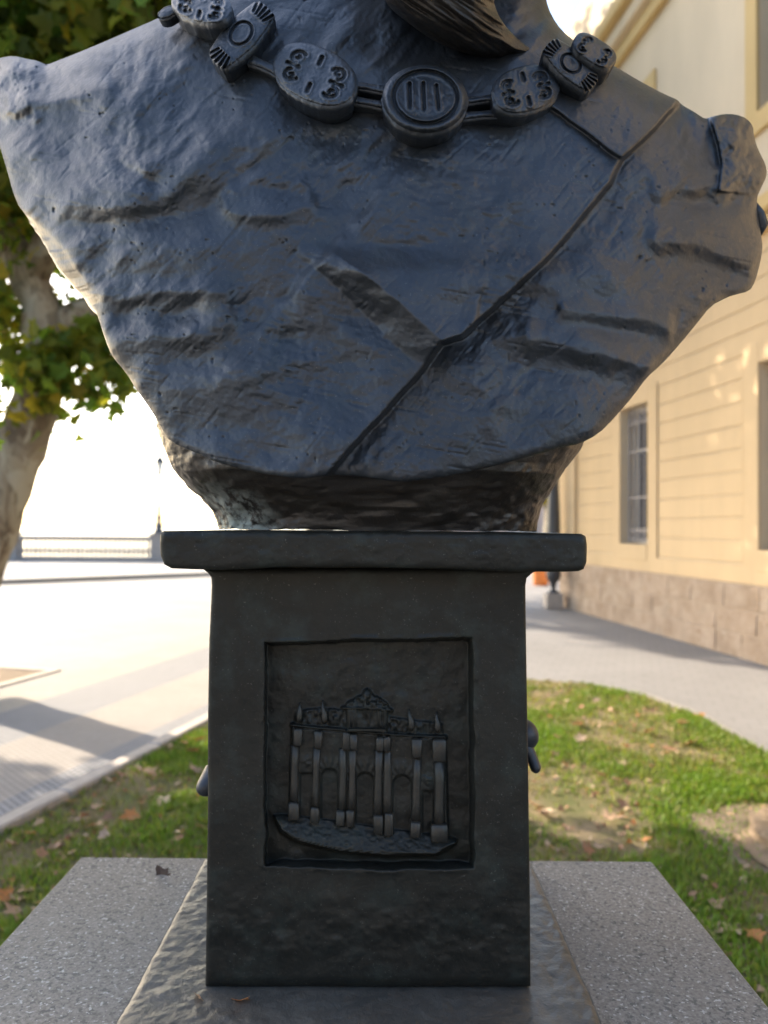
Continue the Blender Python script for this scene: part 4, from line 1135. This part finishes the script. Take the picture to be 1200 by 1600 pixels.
def bow(cu, cv, L, w, deg):
    pts = [(-L, -w*.75), (-L*.55, -w*.95), (-L*.25, -w*1.05), (0, -w*1.1), (L*.25, -w*1.05), (L*.55, -w*.95), (L, -w*.75), (L*1.06, 0), (L, w*.75), (L*.55, w*.95), (0, w*1.1), (-L*.55, w*.95), (-L, w*.75), (-L*1.06, 0)]
    c, s = math.cos(R(deg)), math.sin(R(deg))
    o = smooth_poly([(cu+x*c-y*s, cv+x*s+y*c) for x, y in pts], 1)
    cuts = [np.vstack([ell(cu, cv-2, w*.78, w*.6, deg), ell(cu, cv-2, w*.78, w*.6, deg)[:1]])]
    for sg in (-1, 1):
        for k in (-.6, -.3, 0, .3, .6):
            a = (sg*L*.70, k*w*.7); b = (sg*L*1.0, k*w*1.1)
            cuts.append(np.array([(cu+x*c-y*s, cv+x*s+y*c) for x, y in (a, b)]))
    return o, cuts
o_, c_ = bow(377, 54, 57, 25, -47); medal(o_, .031, c_, (), (-.0001, -.0001), 3, cw=1.6, label='bow-shaped chain piece with an engraved ring')
medal(ell(315, 8, 48, 27, 12, 44, 2.2), .032, curls(315, 8, 48, 27, 12, .8), (), (-.0002, -.0004), 4, label='oval medallion with curled ornaments')
medal(ell(822, 139, 53, 36, -14, 44, 2.3), .028, curls(822, 139, 53, 36, -14, .85), (), (.0002, -.0001), 5, label='oval medallion with curled ornaments')
o_, c_ = bow(892, 101, 46, 21, 42); medal(o_, .031, c_, (), (.0002, .0), 6, cw=1.5, label='bow-shaped chain piece with an engraved ring')
medal(ell(929, 79, 37, 19, 33, 40, 2.8), .036, curls(929, 79, 37, 19, 33, .6)[:8], (), (.0003, -.0002), 7, cw=1.6, label='oblong medallion with curled ornaments')
medal(ell(262, 19, 17, 9, -25, 24), .012, [], (), (0, 0), 8, name='chain_link')
def clink(p, q, w, seed):
    p = np.array(p, float); q = np.array(q, float); d = (q-p)/np.linalg.norm(q-p); n = np.array([-d[1], d[0]])
    P = np.array([p-n*w, (p+q)/2-n*w*.8, q-n*w, q+n*w, (p+q)/2+n*w*.8, p+n*w])
    medal(P, .017, [], (), (0, 0), seed, name='chain_link', dome=.002)
clink((548, 131), (606, 141), 6.5, 1); clink((546, 154), (604, 165), 6.5, 2)
clink((724, 158), (780, 151), 6.0, 3); clink((724, 181), (782, 176), 6.5, 4)
clink((390, 92), (436, 112), 8, 5); clink((340, 36), (360, 50), 10, 6)
clink((862, 120), (880, 112), 8, 7)

# side ornaments seen past the plinth edges
def blobtube(pts, rad, name, jit=.06):
    m = MB().tube(pts, rad, 14, True, jit); o = m.wbuild(name, M['bronze'], bust, True)
    sub = o.modifiers.new('s', 'SUBSURF'); sub.levels = 1; sub.render_levels = 1
    return o
s1 = blobtube([at(345, 1210, 1.17), at(333, 1222, 1.16), at(322, 1229, 1.15), at(314, 1236, 1.145), at(310.5, 1241, 1.145)], [.030, .023, .017, .0125, .005], 'side_ornament')
s1['label'] = 'small bronze muzzle jutting from the left side'
s2 = blobtube([at(805, 1150, 1.17), at(822, 1148, 1.16), at(832, 1143, 1.15), at(840, 1140, 1.15)], [.03, .026, .019, .006], 'side_ornament')
s2['label'] = 'lumpy bronze relief on the right side'
s3 = blobtube([at(815, 1160, 1.15), at(828, 1175, 1.15), at(834, 1190, 1.145), at(838, 1203, 1.14), at(843, 1206, 1.14)], [.012, .010, .008, .0095, .004], 'side_ornament')
s3['label'] = 'knobbed bronze limb on the right side'

# ================================================================== small details: soil, grass, fallen leaves
tp = (-4.35, 7.55)
pit = tag(empty('tree_pit', (b1.x+.1, 7.6, 0)), kind='structure')
MB().box(-.95, .95, -.6, .6, -.02, .006).build('soil', M['soil'], pit)
for a in ((-1.05, 1.05, .602, .70), (-1.05, 1.05, -.70, -.602), (-1.05, -.952, -.60, .60), (.952, 1.05, -.60, .60)):
    MB().box(*a, -.02, .018, .006).build('edging_stone', M['kerb'], pit)
pit.rotation_euler = (0, 0, KROT-R(90)+R(90))

def soil_patch(name, c, rx, ry, h, mat, seed):
    n = 40; rr = np.linspace(0, 1, 12); V = []; F = []
    for i, q in enumerate(rr):
        for k in range(n):
            t = 2*math.pi*k/n; w = 1+.16*math.sin(3*t+seed)+.09*math.sin(7*t+seed*2)
            V.append((c[0]+rx*q*w*math.cos(t), c[1]+ry*q*w*math.sin(t), .016+h*(1-q**1.5)+random.uniform(-.006, .006)*(1 if 0 < i < 11 else 0)-(.03 if i == 11 else 0)))
    for i in range(11):
        for k in range(n):
            F.append((i*n+k, i*n+(k+1) % n, (i+1)*n+(k+1) % n, (i+1)*n+k))
    return struct(name, V, F, mat, True)
soil_patch('bare_soil', (2.18, 3.92), .60, .55, .03, M['soil'], 1)
dry_c = ground(880, 1275)

def lawn_z(x, y): return .014+.012*fbm(np.asarray(x)*.9, np.asarray(y)*.9, 2, 3)
def grass():
    r = np.random.default_rng(12)
    n = 260000
    P = np.column_stack([r.uniform(-3.2, 3.0, n), r.uniform(2.4, 8.2, n)])
    keep = inside(P[:, 0], P[:, 1], np.array(LAWN))
    # only what the lens can see, with a margin
    keep &= (np.abs(P[:, 0]) < .56*P[:, 1]+.4)
    dn = fbm(P[:, 0]*1.3, P[:, 1]*1.3, 5, 4)+.35*fbm(P[:, 0]*5, P[:, 1]*5, 1, 3)
    keep &= r.random(n) < np.clip(.56+1.5*dn, .16, 1)
    for cx, cy, rx, ry in ((2.25, 3.92, .66, .56), (1.08, 4.25, .42, .30)):
        q = ((P[:, 0]-cx)/rx)**2+((P[:, 1]-cy)/ry)**2
        keep &= (q > 1+.5*fbm(P[:, 0]*6, P[:, 1]*6, 3, 2)) | (r.random(n) < .22)
    P = P[keep]; dn = dn[keep]; n = len(P)
    far = P[:, 1]
    H = (.020+.026*r.random(n))*(1+.5*np.clip(dn, -.5, .8)); Wd = (.0022+.0012*r.random(n))*(1+.14*far)
    an = r.uniform(0, 2*math.pi, n); le = r.uniform(0, .9, n)*H
    la = r.uniform(0, 2*math.pi, n)
    b = np.column_stack([P, lawn_z(P[:, 0], P[:, 1])-.004])
    wv = np.column_stack([np.cos(an), np.sin(an), np.zeros(n)])*Wd[:, None]
    lv_ = np.column_stack([np.cos(la)*le, np.sin(la)*le, np.zeros(n)])
    up = np.column_stack([np.zeros(n), np.zeros(n), H])
    V = np.stack([b-wv, b+wv, b+wv*.8+lv_*.35+up*.6, b-wv*.8+lv_*.35+up*.6, b+lv_+up], 1)
    i = np.arange(n)*5
    me = mesh_np('grass', V.reshape(-1, 3), [np.stack([i, i+1, i+2, i+3], -1), np.stack([i+3, i+2, i+4], -1)], False)
    dry = np.clip(.36-1.0*dn+.25*r.normal(size=n), 0, 1)[:, None]
    c = np.array([.155, .265, .030])*(1-dry)+np.array([.28, .225, .11])*dry
    c = c*(.65+.7*r.random(n))[:, None]
    yl = r.random(n) < .12; c[yl] = np.array([.24, .27, .04])*(.7+.6*r.random(yl.sum()))[:, None]
    ca = me.color_attributes.new('Col', 'FLOAT_COLOR', 'POINT')
    ca.data.foreach_set('color', np.repeat(np.column_stack([c, np.ones(n)]), 5, 0).astype(np.float32).ravel())
    g = link('grass', me, M['grass'])
    tag(g, 'short patchy green lawn grass around the pedestal', 'grass', kind='stuff')
grass()

# fallen plane leaves: each one an object, a few shared curled shapes
def fallen_mesh(seed, col):
    r = np.random.default_rng(seed)
    t = np.vstack([LEAF]); K = len(t)
    out = t*(1+.12*r.normal(size=t.shape)); mid = np.array([[0, .30], [0, .62]])
    V = np.vstack([out, mid]); z = .35*r.uniform(.3, 1.1)*np.abs(V[:, 0])**1.3+.12*r.normal(size=len(V))*np.abs(V[:, 0])+.25*r.uniform(-.4, 1)*(V[:, 1]-.5)**2
    z -= z.min()
    F = [(i, (i+1) % K, K if t[i, 1] < .45 and t[(i+1) % K, 1] < .6 else K+1) for i in range(K)]
    F.append((4, K, K+1)); F.append((10, K+1, K))
    me = bpy.data.meshes.new('fallen_leaf')
    me.from_pydata([(a, b-.5, c) for (a, b), c in zip(V, z)], [], F); me.update()
    ca = me.color_attributes.new('Col', 'FLOAT_COLOR', 'POINT')
    cc = np.column_stack([np.array(col)[None]*(.8+.4*r.random((len(V), 1))), np.ones(len(V))]).astype(np.float32)
    ca.data.foreach_set('color', cc.ravel()); me.materials.append(M['dry'])
    return me
DRYC = [(.36, .20, .12), (.42, .28, .18), (.30, .155, .09), (.52, .35, .21), (.44, .20, .075), (.42, .31, .23), (.24, .145, .10), (.58, .44, .29)]
DM = [fallen_mesh(40+i, c) for i, c in enumerate(DRYC)]
def leaf_at(p, size, rz, tilt, mesh, label, group=None, name='fallen_leaf'):
    o = link(name, mesh, None); o.location = p; o.scale = (size,)*3
    o.rotation_euler = (tilt[0], tilt[1], rz); tag(o, label, 'leaf', group); return o
# singled-out leaves
q = at(375, 1548, .985); leaf_at((q[0], q[1]-.004, ZB+.0015), .026, 2.8, (.5, .2), DM[4], 'tiny orange leaf lying on the bronze base before the plinth')
q = at(309, 1546, .99); leaf_at((q[0], q[1], ZB+.0015), .024, 1.0, (.2, .7), DM[3], 'small tan curled leaf at the left foot of the plinth')
q = ground(252, 1366, ZG); leaf_at((q.x, q.y, ZG+.001), .032, .4, (.7, -.5), fallen_mesh(91, (.085, .06, .045)), 'small dark dry leaf lying on the granite slab')
for (uu, vv_), sz, k, lab in (((1140, 1448), .10, 7, 'large pale curled leaf nearest the granite slab on the right'), ((1112, 1452), .09, 1, 'brown leaf touching the large pale curled leaf on the right'), ((40, 1388), .09, 3, 'curled tan leaf by the left border, nearest the camera'), ((30, 1402), .08, 1, 'brown leaf beneath the curled tan one by the left border'), ((306, 1155), .13, 4, 'bright orange leaf beside the kerb next to the plinth')):
    q = ground(uu, vv_, .03); leaf_at((q.x, q.y, lawn_z(q.x, q.y)+.012), sz, random.uniform(0, 6), (random.uniform(-.3, .3), random.uniform(-.3, .3)), DM[k], lab)
explR = [(840, 1112), (858, 1125), (880, 1100), (905, 1108), (930, 1095), (872, 1160), (950, 1112), (1015, 1118), (905, 1135), (1095, 1122), (1062, 1132), (1012, 1148), (870, 1180), (880, 1195), (910, 1158), (975, 1200), (938, 1215), (965, 1225), (985, 1225), (1025, 1262), (975, 1265), (960, 1285), (835, 1265), (850, 1275), (862, 1308), (1008, 1316), (865, 1330), (925, 1333), (940, 1332), (1120, 1393), (1190, 1405), (1085, 1408), (1125, 1415), (1180, 1470), (1045, 1175), (1080, 1165)]
explL = [(20, 1325), (62, 1292), (45, 1310), (110, 1255), (170, 1220), (190, 1212), (212, 1205), (268, 1170), (285, 1168), (235, 1238), (222, 1262), (168, 1280), (142, 1300), (198, 1282), (255, 1255), (278, 1305), (320, 1300), (274, 1316), (160, 1318), (70, 1345), (110, 1340), (90, 1330), (20, 1430), (12, 1402), (60, 1420), (308, 1208), (300, 1180), (240, 1215), (130, 1285), (150, 1262)]
LC = ['rust brown', 'light brown', 'dark brown', 'tan', 'orange', 'greyish brown', 'blackish brown', 'pale straw']
LCOUNT = {}
def zone_of(q): return 'near the granite slab' if q.y < 4.0 else 'halfway across' if q.y < 5.4 else 'towards the far edge'
def leaf_label(k, q, big):
    return f"{'broad' if big else 'small'} {LC[k]} plane leaf on the {'right' if q.x > 0 else 'left'} lawn {zone_of(q)}"
for ex, lab, grp in ((explR, 'dry brown plane leaf lying on the right lawn', 'fallen leaves on the right lawn'), (explL, 'dry plane leaf lying on the left lawn by the kerb', 'fallen leaves on the left lawn')):
    for uu, vv_ in ex:
        q = ground(uu+random.uniform(-4, 4), vv_+random.uniform(-3, 3), .02)
        ky = (q.x > 0, zone_of(q)); ix = LCOUNT.get(ky, 0); LCOUNT[ky] = ix+1; kk = (ix*3+1) % 8; big = (ix//8) % 2
        leaf_at((q.x, q.y, lawn_z(q.x, q.y)+random.uniform(.02, .038)), (random.uniform(.105, .125) if big else random.uniform(.065, .085))*(.62 if q.y < 3.6 else 1), random.uniform(0, 6.3), (random.uniform(-.5, .5), random.uniform(-.5, .5)), DM[kk], leaf_label(kk, q, big), grp)
# scattered crumbs of leaf litter, too small to count
r = np.random.default_rng(77); n = 2600
P = np.column_stack([r.uniform(-3, 2.8, n), r.uniform(2.6, 8, n)]); P = P[inside(P[:, 0], P[:, 1], np.array(LAWN))]
P = np.column_stack([P, lawn_z(P[:, 0], P[:, 1])+.012])
lt = leaves('leaf_litter', P, .034, np.array(DRYC)[r.integers(0, 8, len(P))]*(.7+.5*r.random((len(P), 1))), None, r, M['dry'], 1.2)
tag(lt, 'crumbs of brown leaf litter scattered over the lawn', 'leaf litter', kind='stuff')
